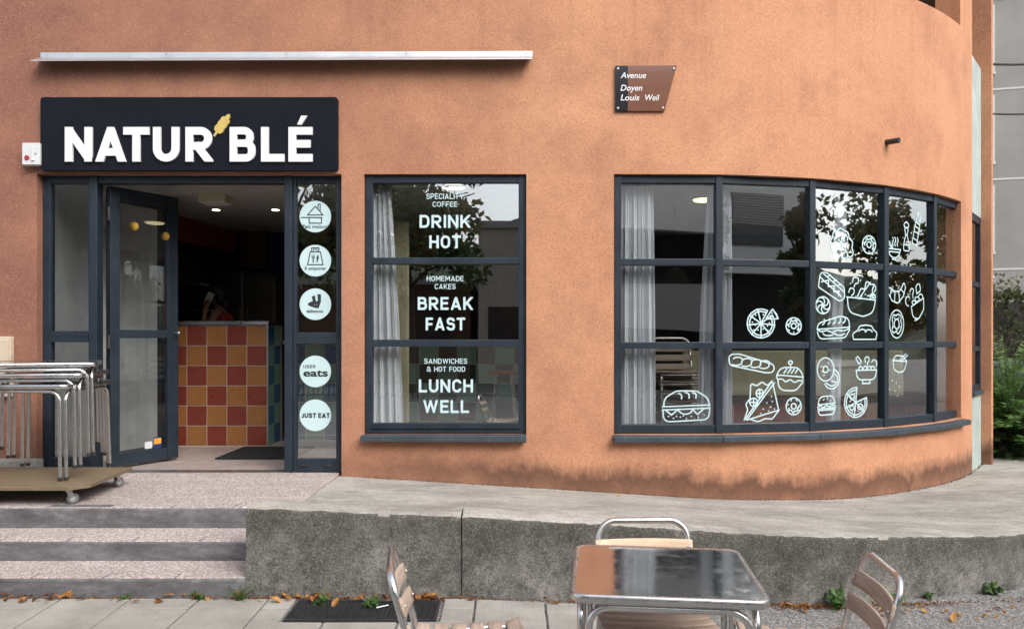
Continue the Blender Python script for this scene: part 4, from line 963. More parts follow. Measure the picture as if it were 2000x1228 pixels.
# ------------------------------------------------------------------ inside the shop (seen through door and glass)
def slab_in(z0, z1, name, mat):
    mb = MB(); q = [fac(u, TH+.002)[0] for u in [-6.5, X0] + [X0+RC*FE*i/20 for i in range(1, 21)] + [UE+.6]] + [Vector((4.8, 11.9, 0)), Vector((-6.5, 11.9, 0))]; n = len(q)
    mb.add([Vector((p.x,p.y,z0)) for p in q]+[Vector((p.x,p.y,z1)) for p in q], [tuple(range(n))[::-1], tuple(range(n, 2*n))]+[(i,(i+1)%n,(i+1)%n+n,i+n) for i in range(n)])
    return struct(mb.build(name, mat))
fl = slab_in(-.20, -.012, 'shop_floor', 'grout'); slab_in(2.46, 2.60, 'shop_ceiling', 'in_ceiling')
mt = slab_mesh(.444, .444, .010, 'floor_tile', 'floor_tile')
for i in range(6):
    for j in range(5): put(mt, 'floor_tile', fl, -3.62+.45*i+.2, 6.262+.222+.45*j, 0)
def wallbox(a, b, name, mat): mb = MB(); mb.box(a, b); return struct(mb.build(name, mat))
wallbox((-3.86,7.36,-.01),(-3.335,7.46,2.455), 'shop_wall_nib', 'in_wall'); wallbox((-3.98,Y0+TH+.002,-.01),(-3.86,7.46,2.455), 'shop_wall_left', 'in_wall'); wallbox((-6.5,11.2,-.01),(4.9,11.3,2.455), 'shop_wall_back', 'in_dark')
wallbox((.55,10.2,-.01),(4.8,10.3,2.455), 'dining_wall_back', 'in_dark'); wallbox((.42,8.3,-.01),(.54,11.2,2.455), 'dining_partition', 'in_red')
# tiled counter
ct = empty('counter', (-2.9, 7.7, 0)); tag(ct, 'shop counter faced in red and orange checkered tiles under a steel top', 'counter')
CO = Vector(ct.location); CX0, CX1, CY = -3.56, -2.44, 7.68
mb = MB(); mb.box((CX0,CY+.006,-.01),(CX1-.006,8.18,1.215)); wpart(mb, 'carcass', 'grout', ct)
mb = MB(); mb.box((CX0-.02,CY-.02,1.217),(CX1+.01,8.2,1.255)); wpart(mb, 'top', 'counter_steel', ct, .004)
mb = MB(); mb.box((CX1-.010,CY-.004,-.0),(CX1+.003,CY+.010,1.215)); wpart(mb, 'corner_trim', 'counter_steel', ct)
def tile_mesh(w_, h_, mat):
    mb = MB(); e_ = .004; a = [(-w_/2,-h_/2),(w_/2,-h_/2),(w_/2,h_/2),(-w_/2,h_/2)]; b = [(x*(1-2*e_/w_), y*(1-2*e_/h_)) for x, y in a]
    mb.add([(x,.010,y) for x,y in a]+[(x,.003,y) for x,y in a]+[(x,0,y) for x,y in b], [(0,1,5,4),(1,2,6,5),(2,3,7,6),(3,0,4,7),(4,5,9,8),(5,6,10,9),(6,7,11,10),(7,4,8,11),(8,9,10,11)]); return mb.mesh('tile', mat)
tm = {m_: tile_mesh(.193, .193, m_) for m_ in ('tile_red','tile_orange','tile_blue','tile_green','tile_dark')}
def tput(m_, par, x, y, z, rz=0): return put(tm[m_], 'tile', par, x, y, z, 0, 0, rz)
for i in range(6):
    for j in range(6): tput('tile_red' if (i+j) % 2 == 1 else 'tile_orange', ct, CX1-.112-.2*i, CY, 1.11-.2*j)
for i in range(2):
    for j in range(6): tput('tile_blue' if (i+j) % 2 == 0 else 'tile_green', ct, CX1, CY+.11+.2*i, 1.11-.2*j, R_(90))
sc_ = empty('counter', (-1.2, 8.1, 0)); tag(sc_, 'second counter faced in dark green and blue checkered tiles behind the sidelight', 'counter')
mb = MB(); mb.box((-2.40,8.106,-.01),(.38,8.5,1.02)); wpart(mb, 'carcass', 'grout', sc_)
mb = MB(); mb.box((-2.42,8.08,1.022),(.40,8.52,1.06)); wpart(mb, 'top', 'counter_steel', sc_, .004)
for i in range(13):
    for j in range(5): tput(('tile_blue','tile_green') [(i+j) % 2] if i < 6 else ('tile_dark','tile_green')[(i+j) % 2], sc_, -2.28+.2*i, 8.10, .91-.2*j)
lw_ = empty('bench_base', (3, 8.3, 0)); tag(lw_, 'low bench base faced in red and orange tiles inside the curved window', 'bench')
mb = MB(); mb.box((1.9,8.006,-.01),(4.3,8.4,.40)); wpart(mb, 'carcass', 'grout', lw_)
mb = MB(); mb.box((1.88,7.98,.402),(4.3,8.5,.45)); wpart(mb, 'seat', 'in_brown', lw_, .01)
mb = MB(); mb.box((1.88,8.42,.451),(4.3,8.52,.95)); wpart(mb, 'backrest', 'cream', lw_, .02)
for i in range(12):
    for j in range(2): tput(('tile_red','tile_orange')[(i+j) % 2], lw_, 2.01+.2*i, 8.0, .30-.2*j)
mb = MB(); mb.box((-2.66,6.87,.001),(-1.95,7.62,.014)); tag(mb.build('door_mat', 'mat_black', bevel=.004), 'black doormat on the tiles just inside the open door', 'doormat')
# kitchen behind the counter
fr = empty('refrigerator', (-3.64, 10.6, 0)); tag(fr, 'pair of stainless steel refrigerator doors behind the counter', 'refrigerator')
mb = MB(); mb.box((-4.05,10.45,0),(-3.22,11.1,2.0)); wpart(mb, 'cabinet', 'fridge', fr, .01)
for a, b in ((-4.04,-3.66),(-3.62,-3.23)):
    mb = MB(); mb.box((a,10.41,.12),(b,10.447,1.97)); wpart(mb, 'door', 'fridge', fr, .008)
    mb = MB(); mb.box((b-.05 if a < -3.8 else a+.02,10.385,.9),(b-.03 if a < -3.8 else a+.04,10.409,1.5)); wpart(mb, 'handle', 'zinc', fr)
hd = empty('extractor_hood', (-4.2, 9.6, 1.7)); tag(hd, 'dark kitchen extractor hood and shelves beside the refrigerator', 'hood')
mb = MB(); mb.prism([(-4.9,1.75),(-3.75,1.75),(-3.95,2.1),(-4.9,2.1)], 9.2, 9.9); wpart(mb, 'canopy', 'in_dark', hd, .01)
mb = MB(); mb.box((-4.9,9.17,1.71),(-3.72,9.92,1.748)); wpart(mb, 'rim', 'zinc', hd)
mb = MB(); mb.box((-4.6,9.4,2.101),(-4.1,9.7,2.458)); wpart(mb, 'duct', 'in_dark', hd)
mb = MB(); mb.box((-4.9,9.5,1.42),(-3.8,9.8,1.45)); wpart(mb, 'shelf', 'zinc', hd)
mb = MB(); mb.add([(-3.75,8.6,2.18),(-3.55,9.85,2.18),(-3.55,9.85,2.457),(-3.75,8.6,2.457),(-4.0,8.6,2.18),(-3.8,9.85,2.18),(-3.8,9.85,2.457),(-4.0,8.6,2.457)], [(0,1,2,3),(4,7,6,5),(0,4,5,1),(1,5,6,2),(0,3,7,4)]); tag(mb.build('bulkhead', 'in_red'), 'dark red boxed ceiling bulkhead over the kitchen', 'bulkhead')
mb = MB(); mb.box((-3.50,9.9,2.0),(-3.18,10.3,2.455)); tag(mb.build('wall_cupboard', 'in_brown', bevel=.006), 'brown wall cupboard hung between the red bulkhead and blue panel', 'cupboard')
mb = MB(); mb.box((-3.16,9.95,1.9),(-2.75,10.3,2.455)); tag(mb.build('blue_cupboard', 'in_blue', bevel=.006), 'dark blue wall cupboard right of the brown one', 'cupboard')
dr = empty('back_door', (-2.95, 11.1, 0)); tag(dr, 'cream door with a dark blue frame at the back of the kitchen', 'door')
mb = MB(); mb.box((-3.20,11.08,0),(-3.12,11.19,2.1)).box((-2.42,11.08,0),(-2.34,11.19,2.1)).box((-3.12,11.08,2.03),(-2.42,11.19,2.1)); wpart(mb, 'frame', 'in_blue', dr)
mb = MB(); mb.box((-3.118,11.12,.01),(-2.422,11.17,2.028)); wpart(mb, 'leaf', 'cream', dr)
cf = empty('ceiling_fixture', (-2.86, 7.4, 2.46)); tag(cf, 'yellowish box fixture on the shop ceiling near the door', 'fixture')
mb = MB(); mb.box((-2.99,7.30,2.385),(-2.73,7.52,2.459)); wpart(mb, 'housing', 'cream', cf, .006)
mb = MB(); mb.box((-2.98,7.31,2.378),(-2.74,7.51,2.384)); wpart(mb, 'grille', 'in_wall', cf)
for px, lab in ((422,'left of two small glowing ceiling spots inside the door'), (538,'right of two small glowing ceiling spots inside the door')):
    x = XY(px, 8.18); sp_ = empty('ceiling_spot', (x,8.18,2.46)); tag(sp_, lab, 'spotlight', 'ceiling spots inside the door')
    mb = MB(); mb.lathe([(.055,-.001),(.055,-.008),(.042,-.010)], (0,0,0), 18); mb.build('ring', 'zinc', sp_); mb = MB(); mb.lathe([(.04,-.011),(.036,-.016),(.01,-.018)], (0,0,0), 16); mb.build('bulb', 'spot_glow', sp_)
for px, Yl, lab in ((886,6.87,'round glowing ceiling lamp behind the tall lettered window'), (1375,7.52,'round glowing ceiling lamp behind the first pane of the curved window')):
    lp = empty('ceiling_lamp', (XY(px,Yl),Yl,2.46)); tag(lp, lab, 'lamp', 'round ceiling lamps')
    mb = MB(); mb.lathe([(.12,-.001),(.125,-.015),(.11,-.02)], (0,0,0), 24); mb.build('base', 'plastic_white', lp); mb = MB(); mb.lathe([(.108,-.021),(.095,-.035),(.05,-.044),(.01,-.046)], (0,0,0), 24); mb.build('diffuser', 'lamp_glow', lp)
pd = empty('pendant_lamp', (XY(1318,7.9), 7.9, 1.6)); tag(pd, 'dark dome pendant lamp hanging behind the curved window', 'lamp')
mb = MB(); mb.lathe([(.15,.0),(.148,.04),(.12,.10),(.06,.145),(.02,.16)], (0,0,.05), 24); mb.build('shade', 'in_dark', pd); mb = MB(); mb.tube([(0,0,.2),(0,0,.855)], .006, 6); mb.build('cord', 'rubber', pd)
# curtains and rods
def curtain(name, lab, a0, a1, b0, b1, off, z0, z1, folds, seed):
    rnd = random.Random(seed); ph = rnd.random()*6
    def fn(u, v):
        ua = a0+(a1-a0)*u; ub = b0+(b1-b0)*u; uu = ub+(ua-ub)*v**1.4
        d = .028*math.sin(folds*6.283*u+ph+.6*math.sin(3*v+ph))*(.55+.45*(1-v)) + .012*math.sin(folds*2.6*6.283*u+2*v)
        p, t, n_ = fac(uu, off+d); return Vector((p.x, p.y, z0+(z1-z0)*v+.006*math.sin(folds*6.283*u)))
    mb = MB(); mb.grid(fn, 60, 24); o = mb.build(name, 'curtain_cloth'); s_ = o.modifiers.new('solid', 'SOLIDIFY'); s_.thickness = .003
    return tag(o, lab, 'curtain')
XC = lambda px, Y=6.32: XY(px, Y)
curtain('curtain', 'grey-white curtain gathered at the left of the tall lettered window', XC(726), XC(762), XC(722), XC(787), .17, .30, 2.36, 4.2, 1)
curtain('curtain', 'wide grey-white curtain at the left end of the curved window', XC(1214), XC(1276), XC(1208), XC(1280), .17, .30, 2.36, 4.5, 2)
curtain('curtain', 'narrow curtain edge left of the first mullion of the curved window', XC(1388), XC(1400), XC(1366), XC(1402), .17, .30, 2.36, 2.5, 3)
curtain('curtain', 'narrow curtain right of the first mullion of the curved window', XC(1412), XC(1436), XC(1410), XC(1434), .17, .30, 2.36, 3.3, 4)
ua = u_px(1592,.3); ub = u_px(1628,.3); uc = u_px(1616,.3)
curtain('curtain', 'curtain bunched right of the second mullion behind the lettuce drawing', ua+.10, ub, ua, uc, .17, .30, 2.34, 3.2, 5)
for a, b, lab in ((NX0+.05,NX1-.05,'white curtain rod across the top of the tall lettered window'),(CU0+.05,1.62,'white curtain rod behind the first curved window panes'),(1.7,CU1-.5,'bent white curtain rod behind the rounded panes')):
    mb = MB(); mb.tube([Vector((*fac(a+(b-a)*i/12,.17)[0][:2], 2.335)) for i in range(13)], .010, 8); tag(mb.build('curtain_rod', 'plastic_white'), lab, 'curtain rod')
mb = MB()
for i in range(16): x = XC(760,6.7)+.010*i; mb.box((x,6.70,.3),(x+.007,6.72,2.1))
mb.box((XC(760,6.7),6.721,.3),(XC(760,6.7)+.17,6.73,2.1)); tag(mb.build('ribbed_screen', 'cream'), 'narrow cream ribbed screen beside the curtain of the tall window', 'screen')
# bar stool
sl_ = empty('bar_stool', (XY(985,7.5), 7.5, 0), .3); tag(sl_, 'tall metal bar stool with a round wooden seat behind the tall window', 'stool')
mb = MB(); mb.lathe([(.01,.735),(.16,.735),(.17,.75),(.16,.77),(.01,.772)], (0,0,0), 22); mb.build('seat', 'tile_orange', sl_)
for k_ in range(4):
    a = k_*math.pi/2+.4; mb = MB(); mb.tube([(.10*math.cos(a),.10*math.sin(a),.735),(.21*math.cos(a),.21*math.sin(a),.0)], .011, 8); mb.build('leg', 'alu', sl_)
mb = MB(); mb.tube([(.18*math.cos(i*.314),.18*math.sin(i*.314),.25) for i in range(20)], .008, 6, True); mb.build('foot_ring', 'alu', sl_)
# the woman on the phone
def skin_obj(name, verts, edges, mat, parent, sub=2):
    me = bpy.data.meshes.new(name); me.from_pydata([v[0] for v in verts], edges, []); o = bpy.data.objects.new(name, me); COL.objects.link(o)
    o.modifiers.new('skin', 'SKIN'); 
    for i, v in enumerate(verts):
        s_ = me.skin_vertices[0].data[i]; s_.radius = v[1] if isinstance(v[1], tuple) else (v[1], v[1]); s_.use_root = (i == 0)
    m_ = o.modifiers.new('sub', 'SUBSURF'); m_.levels = sub; m_.render_levels = sub
    me.materials.append(MAT[mat]); me.materials[0]
    if parent: o.parent = parent
    return o
pe = empty('person', (-3.20, 8.55, 0)); tag(pe, 'person in a red sleeveless top bending over the counter with a phone at the ear', 'person')
V = [((0,0,.96),.12),((0,0,1.10),.105),((-.02,0,1.26),.115),((-.04,0,1.37),.075),((-.06,0,1.435),.045),((-.085,0,1.50),.055),((-.10,0,1.555),.085),((-.105,0,1.61),.075),((-.165,0,1.50),.035),   # 0-8 trunk, head, chin
     ((-.03,-.155,1.355),.052),((-.15,-.215,1.13),.038),((-.165,-.15,1.33),.028),((-.155,-.125,1.43),.026),                       # 9-12 left arm to wrist
     ((-.03,.155,1.355),.052),((-.06,.22,1.10),.038),((-.26,.16,1.20),.028),((-.34,.13,1.255),.022),                               # 13-16 right arm
     ((0,-.09,.90),.095),((0,-.10,.50),.06),((.02,-.10,.09),.04),((-.10,-.11,.035),.032),((0,.09,.90),.095),((0,.10,.50),.06),((.02,.10,.09),.04),((-.10,.11,.035),.032)]
Ed = [(0,1),(1,2),(2,3),(3,4),(4,5),(5,6),(6,7),(6,8),(3,9),(9,10),(10,11),(11,12),(3,13),(13,14),(14,15),(15,16),(0,17),(17,18),(18,19),(19,20),(0,21),(21,22),(22,23),(23,24)]
base_v = len(V)
for k_ in range(5):                                   # fingers of the hand that holds the phone, then the other hand
    dx = -.028+.014*k_; ln = (.030,.042,.046,.042,.034)[k_]
    a = ((-.15+dx*.9,-.128,1.462-.004*abs(k_-2)),.009); b = ((-.15+dx*1.1,-.132,1.462+ln*.6),.008); c_ = ((-.147+dx*1.1,-.118,1.462+ln),.007)
    i0 = len(V); V += [a,b,c_]; Ed += [(12,i0),(i0,i0+1),(i0+1,i0+2)]
for k_ in range(5):
    dy = -.026+.013*k_; ln = (.03,.045,.048,.043,.033)[k_]
    i0 = len(V); V += [((-.365,.13+dy,1.263),.009),((-.365-ln*.6,.13+dy*1.2,1.268),.008),((-.365-ln,.13+dy*1.2,1.262),.007)]; Ed += [(16,i0),(i0,i0+1),(i0+1,i0+2)]
skin_obj('body', V, Ed, 'skin', pe)
skin_obj('top', [((0,0,.94),.135),((0,0,1.10),.122),((-.02,0,1.26),.132),((-.035,0,1.36),.09),((-.03,-.10,1.37),.05),((-.03,.10,1.37),.05)], [(0,1),(1,2),(2,3),(3,4),(3,5)], 'red_top', pe)
skin_obj('trousers', [((0,0,.93),.128),((0,-.09,.88),.105),((0,-.10,.50),.072),((.02,-.10,.10),.055),((0,.09,.88),.105),((0,.10,.50),.072),((.02,.10,.10),.055)], [(0,1),(1,2),(2,3),(0,4),(4,5),(5,6)], 'in_dark', pe)
mb = MB(); mb.sphere((-.085,0,1.60), (.108,.098,.092), 18, 12); mb.sphere((-.03,0,1.54), (.075,.085,.11), 16, 10); mb.sphere((.015,0,1.43), (.05,.06,.13), 14, 10); o = mb.build('hair', 'hair', pe)
mb = MB(); mb.box((-.037,-.006,-.075),(.037,.006,.075)); o = mb.build('phone', 'phone_white', None, .008, 3); o.location = (-3.20-.135, 8.55-.108, 1.515); o.rotation_euler = (0, R_(25), R_(8)); tag(o, 'white phone held to the ear of the person behind the counter', 'phone')
mb = MB(); mb.sphere((-.195,0,1.535), (.018,.012,.02), 10, 6); mb.sphere((-.178,-.034,1.565), (.008,.012,.007), 8, 6); mb.sphere((-.178,.034,1.565), (.008,.012,.007), 8, 6); mb.sphere((-.183,0,1.497), (.008,.022,.006), 8, 6); mb.build('face_features', 'skin', pe)
# ------------------------------------------------------------------ tables, chairs, dolly
def make_table(w_, d_, h_, top_mat='table_steel'):
    """bistro table: steel top with a rolled rim on four bent tube frames (paired legs at each corner)"""
    t = empty('bistro_table'); rc = .05
    out = fillet([Vector((-w_/2,-d_/2,0)), Vector((w_/2,-d_/2,0)), Vector((w_/2,d_/2,0)), Vector((-w_/2,d_/2,0))], rc, True, 6); n = len(out)
    sc2 = lambda q, k_: Vector((q.x*(1-2*k_/w_), q.y*(1-2*k_/d_), 0))
    mb = MB(); a = [sc2(q, .008) for q in out]
    mb.add([q+Vector((0,0,h_-.003)) for q in a]+[q+Vector((0,0,h_-.026)) for q in a], [tuple(range(n)), tuple(range(2*n-1, n-1, -1))]+[(i,(i+1)%n,(i+1)%n+n,i+n) for i in range(n)])
    mb.build('tabletop', top_mat, t)
    mb = MB(); prof = [(.016,h_-.0028),(.010,h_+.0002),(.004,h_-.0005),(0,h_-.005),(0,h_-.026),(.004,h_-.030),(.014,h_-.030)]
    vs = [sc2(q, k_)+Vector((0,0,z_)) for k_, z_ in prof for q in out]; m = len(prof)
    mb.add(vs, [(j*n+i, j*n+(i+1)%n, (j+1)*n+(i+1)%n, (j+1)*n+i) for j in range(m-1) for i in range(n)], True); mb.build('rim', 'alu', t)
    r = .0125; ins = .035
    for k_ in range(4):
        along = w_ if k_ % 2 == 0 else d_; across = d_ if k_ % 2 == 0 else w_
        q = [Vector((-along/2+ins+.026, -across/2+ins, .012)), Vector((-along/2+ins+.026, -across/2+ins, h_-.047)), Vector((along/2-ins-.026, -across/2+ins, h_-.047)), Vector((along/2-ins-.026, -across/2+ins, .012))]
        q[0] += Vector((-.012,-.012,0)); q[3] += Vector((.012,-.012,0))
        Rz = Matrix.Rotation(k_*math.pi/2, 3, 'Z'); pts = [Rz @ p for p in fillet(q, [0,.07,.07,0], False, 8)]
        mb = MB(); mb.tube(pts, r, 10); mb.build('leg_frame', 'tube_alu', t)
        for p in (pts[0], pts[-1]): mb = MB(); mb.tube([p-Vector((0,0,.012)), p+Vector((0,0,.010))], r+.0018, 10); mb.build('foot_cap', 'rubber', t)
    return t
ft = make_table(.625, .60, .70); ft.location = (.527, 2.70, zg(.527,2.7)); ft.rotation_euler.z = R_(-6.5)
tag(ft, 'square bistro table with a mirror-like steel top in front of the retaining wall', 'table')
# stack on the dolly
DZ = .130
for w_, d_, cx, cy, k_, lab in ((.70,.66,-3.33,5.455,0,'lowest of three nested aluminium tables stacked on the wooden dolly'),(.70,.66,-3.33,5.455,1,'middle of three nested aluminium tables stacked on the wooden dolly'),(.70,.66,-3.325,5.455,2,'topmost of three nested aluminium tables stacked on the wooden dolly')):
    t = make_table(w_, d_, .645); t.location = (cx, cy, DZ+.072*k_); t.rotation_euler.z = R_(12.5*k_); tag(t, lab, 'table', 'tables stacked on the dolly')
dl = empty('dolly', (-3.4, 5.35, 0)); tag(dl, 'plywood furniture dolly on grey casters carrying the stacked tables', 'dolly'); DO = Vector(dl.location)
mb = MB(); q = [(-4.3,4.95),(-2.86,4.95),(-2.77,5.05),(-2.83,5.72),(-4.3,5.72)]; n = len(q)
mb.add([(x,y,.103) for x,y in q]+[(x,y,.127) for x,y in q], [tuple(range(n))[::-1], tuple(range(n,2*n))]+[(i,(i+1)%n,(i+1)%n+n,i+n) for i in range(n)]); wpart(mb, 'board', 'ply', dl, .002)
for x, y, a in ((-2.90,5.03,.5),(-2.885,5.60,1.2),(-4.2,5.05,.2),(-4.2,5.62,.9)):
    ca = empty('caster', Vector((x,y,0))-DO, a, dl)
    mb = MB(); mb.box((-.035,-.03,.096),(.035,.03,.1025)); mb.lathe([(.02,.084),(.024,.096)], (0,0,0), 12); mb.build('plate', 'zinc', ca)
    mb = MB()
    for s_ in (-1,1): mb.prism([(-.018,.084),(.018,.084),(.034,.03),(.014,.03)], s_*.017-.0015, s_*.017+.0015)
    mb.build('fork', 'zinc', ca)
    mb = MB(); mb.lathe([(.018,-.012),(.033,-.012),(.036,-.008),(.036,.008),(.033,.012),(.018,.012)], (.02,0,.037), 22, 'y'); mb.build('wheel', 'caster_grey', ca)
    mb = MB(); mb.lathe([(.004,-.022),(.006,.022)], (.02,0,.037), 10, 'y'); mb.lathe([(.017,-.0125),(.017,.0125)], (.02,0,.037), 14, 'y'); mb.build('hub', 'plastic_white', ca)
def make_chair(new_slat=None):
    """aluminium tube terrace chair with wooden slats; faces -y, origin on the ground"""
    c_ = empty('terrace_chair'); r = .0125; hw_ = .186
    bp = fillet([Vector((-.20,.27,0)), Vector((-hw_,.165,.43)), Vector((-hw_,.255,.745)), Vector((hw_,.255,.745)), Vector((hw_,.165,.43)), Vector((.20,.27,0))], [0,.25,.075,.075,.25,0], False, 9)
    mb = MB(); mb.tube(bp, r, 12); mb.build('back_frame', 'tube_alu', c_)
    for s_ in (-1,1):
        q = fillet([Vector((s_*.205,-.235,0)), Vector((s_*.20,-.185,.425)), Vector((s_*.20,.19,.405))], [0,.06,0], False, 8)
        mb = MB(); mb.tube(q, r, 12); mb.build('side_frame', 'tube_alu', c_)
    for y, z in ((-.14,.41),(.13,.395)):
        mb = MB(); mb.tube([(-.20,y,z),(.20,y,z)], .009, 8); mb.build('cross_bar', 'tube_alu', c_)
    for i in range(6):
        y = -.185+.066*i; mb = MB(); dip = .012*math.sin(math.pi*(i+.5)/6)
        tilt = (-.35 if i == 0 else -.05+.04*i)
        def fn(u, v, y=y, dip=dip, tilt=tilt):
            x = -.215+.43*u; yy = (v-.5)*.052; return Vector((x, y+yy, .447-dip-.010*(1-(2*u-1)**2)+yy*tilt))
        mb.grid(fn, 12, 2); o = mb.build('seat_slat', 'slat_wood', c_); s_ = o.modifiers.new('solid','SOLIDIFY'); s_.thickness = .012; b_ = o.modifiers.new('bevel','BEVEL'); b_.width = .003; b_.limit_method = 'ANGLE'
    for i, z in enumerate((.645, .560)):
        mb = MB(); yb = .165+(z-.43)/.315*.09-.006
        def fn2(u, v, z=z, yb=yb):
            x = -.200+.40*u; zz_ = (v-.5)*.058; return Vector((x, yb+zz_*.28-.013+.026*(1-(2*u-1)**2)-.0, z+zz_))
        mb.grid(fn2, 14, 2); o = mb.build('back_slat', (new_slat or 'slat_wood') if i == 0 else 'slat_wood', c_); s_ = o.modifiers.new('solid','SOLIDIFY'); s_.thickness = .013; b_ = o.modifiers.new('bevel','BEVEL'); b_.width = .003; b_.limit_method = 'ANGLE'
        for s_ in (-1,1):
            mb = MB(); mb.lathe([(.007,.0),(.007,-.003),(.004,-.005)], (0,0,0), 10, 'y'); o = mb.build('screw', 'zinc', c_); o.location = (s_*.184, yb-.0135, z)
    return c_
def place(c_, x, y, rz, lab, grp='terrace chairs round the steel table'):
    c_.location = (x, y, zg(x, y)); c_.rotation_euler.z = R_(rz); tag(c_, lab, 'chair', grp); return c_
ch = place(make_chair('slat_new'), .55, 2.96, 1, 'aluminium chair with a pale wooden back slat pushed under the far side of the table')
ch2 = place(make_chair(), -.155, 2.62, 97.5, 'slatted aluminium chair seen edge-on left of the steel table')
ch3 = place(copy_tree(ch2), 1.04, 2.70, -98, 'slatted aluminium chair with worn wooden back slats right of the steel table')
for k_ in range(5):
    o = copy_tree(ch2); o.location = (XY(1325,7.05)+.0, 7.05+.012*k_, .0+.085*k_); o.rotation_euler.z = R_(4); tag(o, 'aluminium chair in the indoor stack behind the first pane of the curved window', 'chair', 'chairs stacked inside the curved window')
# ------------------------------------------------------------------ plants, litter and the surroundings
def leaf_quad(mb, p, d, L, W, rnd, tint, up=None):
    d = d.normalized(); s_ = d.cross(up or Vector((rnd.uniform(-1,1), rnd.uniform(-1,1), rnd.uniform(-.3,1)))).normalized(); nrm = s_.cross(d)
    mb.add([p, p+d*L*.45+s_*W*.5-nrm*L*.05, p+d*L, p+d*L*.45-s_*W*.5-nrm*L*.05], [(0,1,2,3)], False, tint)
def rv(rnd): 
    while True:
        v = Vector((rnd.uniform(-1,1), rnd.uniform(-1,1), rnd.uniform(-1,1)))
        if .01 < v.length < 1: return v
def frond(mb, st_, p, d, L, n, lw, rnd, base_t):
    d = d.normalized(); q = p.copy(); pts = [q.copy()]; seg = L/n
    for i in range(n):
        d = (d + Vector((0,0,-.10))).normalized(); q = q+d*seg; pts.append(q.copy())
        s_ = d.cross(Vector((0,0,1)));  s_ = s_.normalized() if s_.length > .01 else Vector((1,0,0))
        sz = lw*(1-.45*abs(i/n-.4))
        for k_ in (-1,1): leaf_quad(mb, q, s_*k_+d*.55+Vector((0,0,rnd.uniform(-.25,.2))), sz, sz*.58, rnd, min(1,max(0,base_t+rnd.uniform(-.2,.2))), Vector((rnd.uniform(-.3,.3),rnd.uniform(-.3,.3),1)))
    st_.tube(pts, .003, 4, cap=False)
def bush(name, lab, c_, rad, n, seed, lw=.06, L=.32, mat='leaf_bush'):
    rnd = random.Random(seed); o = empty(name, (c_[0], c_[1], zg(c_[0],c_[1])+.3 if False else -.3)); tag(o, lab, 'bush')
    mb, sm_ = MB(), MB(); c_ = Vector(c_); OO = Vector(o.location)
    for i in range(n):
        v = rv(rnd); v.normalize(); p = Vector((v.x*rad[0], v.y*rad[1], abs(v.z)*rad[2]))*rnd.uniform(.45,.95)*(1+.25*math.sin(v.x*5+v.z*7))
        d = Vector((v.x, v.y, .25+abs(v.z)*.8+rnd.uniform(-.4,.3)))
        frond(mb, sm_, c_+p-OO, d, L*rnd.uniform(.6,1.25), 7, lw*rnd.uniform(.7,1.25), rnd, .38+.5*(p.length/max(rad)))
    for i in range(9):
        a = rnd.random()*6.28; sm_.tube([c_-OO+Vector((0,0,-.02)), c_-OO+Vector((math.cos(a)*rad[0]*.5, math.sin(a)*rad[1]*.5, rad[2]*.75))], [.016,.005], 5)
    mb.build('foliage', mat, o); sm_.build('stems', 'bark', o); return o
bush('leafy_bush', 'bright green leafy bush growing beside the path behind the building corner', (5.85,9.0,-.27), (.62,.6,1.0), 620, 3, .085, .34)
bush('leafy_bush', 'darker leafy bush overhanging the path next to the orange pilaster', (5.62,8.95,-.27), (.30,.4,.62), 260, 9, .065, .26)
bush('leafy_bush', 'tall feathery shrub rising behind the bright green bush', (6.35,10.0,-.27), (.7,.6,1.05), 420, 12, .08)
rnd = random.Random(21)
hg = empty('hedge', (10, 13.4, -.4)); tag(hg, 'clipped brownish green hedge in front of the grey block', 'hedge'); HO = Vector(hg.location)
mb = MB()
for i in range(9000):
    x, y, z = rnd.uniform(7.2,12.6), rnd.uniform(12.9,13.9), rnd.uniform(-.3,1.85); f = rnd.random()
    if f < .6: y = 12.9 + abs(rnd.gauss(0,.06))
    elif f < .85: z = 1.85 - abs(rnd.gauss(0,.06))
    leaf_quad(mb, Vector((x,y,z))-HO, rv(rnd)+Vector((0,-.4,.3)), rnd.uniform(.06,.11), .05, rnd, rnd.uniform(.05,1)**1.3)
for i in range(40):
    p = Vector((rnd.uniform(7.6,9.6), rnd.uniform(13.0,13.6), 1.8)); h_ = rnd.uniform(.1,.55)
    for k_ in range(9): leaf_quad(mb, p+Vector((rnd.uniform(-.03,.03),0,h_*k_/9))-HO, rv(rnd)+Vector((0,0,.4)), .09, .04, rnd, rnd.uniform(.4,1))
mb.build('foliage', 'leaf_hedge', hg)
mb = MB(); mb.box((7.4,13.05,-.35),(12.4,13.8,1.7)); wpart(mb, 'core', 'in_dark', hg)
pt = empty('planter', (6.95, 10.7, -.3)); tag(pt, 'blue-grey rectangular planter standing behind the green bush', 'planter')
mb = MB(); mb.box((6.45,10.55,-.3),(8.1,11.0,.70)); wpart(mb, 'tub', 'pot_blue', pt, .02); mb = MB(); mb.box((6.42,10.52,.701),(8.13,11.03,.76)); wpart(mb, 'rim', 'pot_blue', pt, .01)
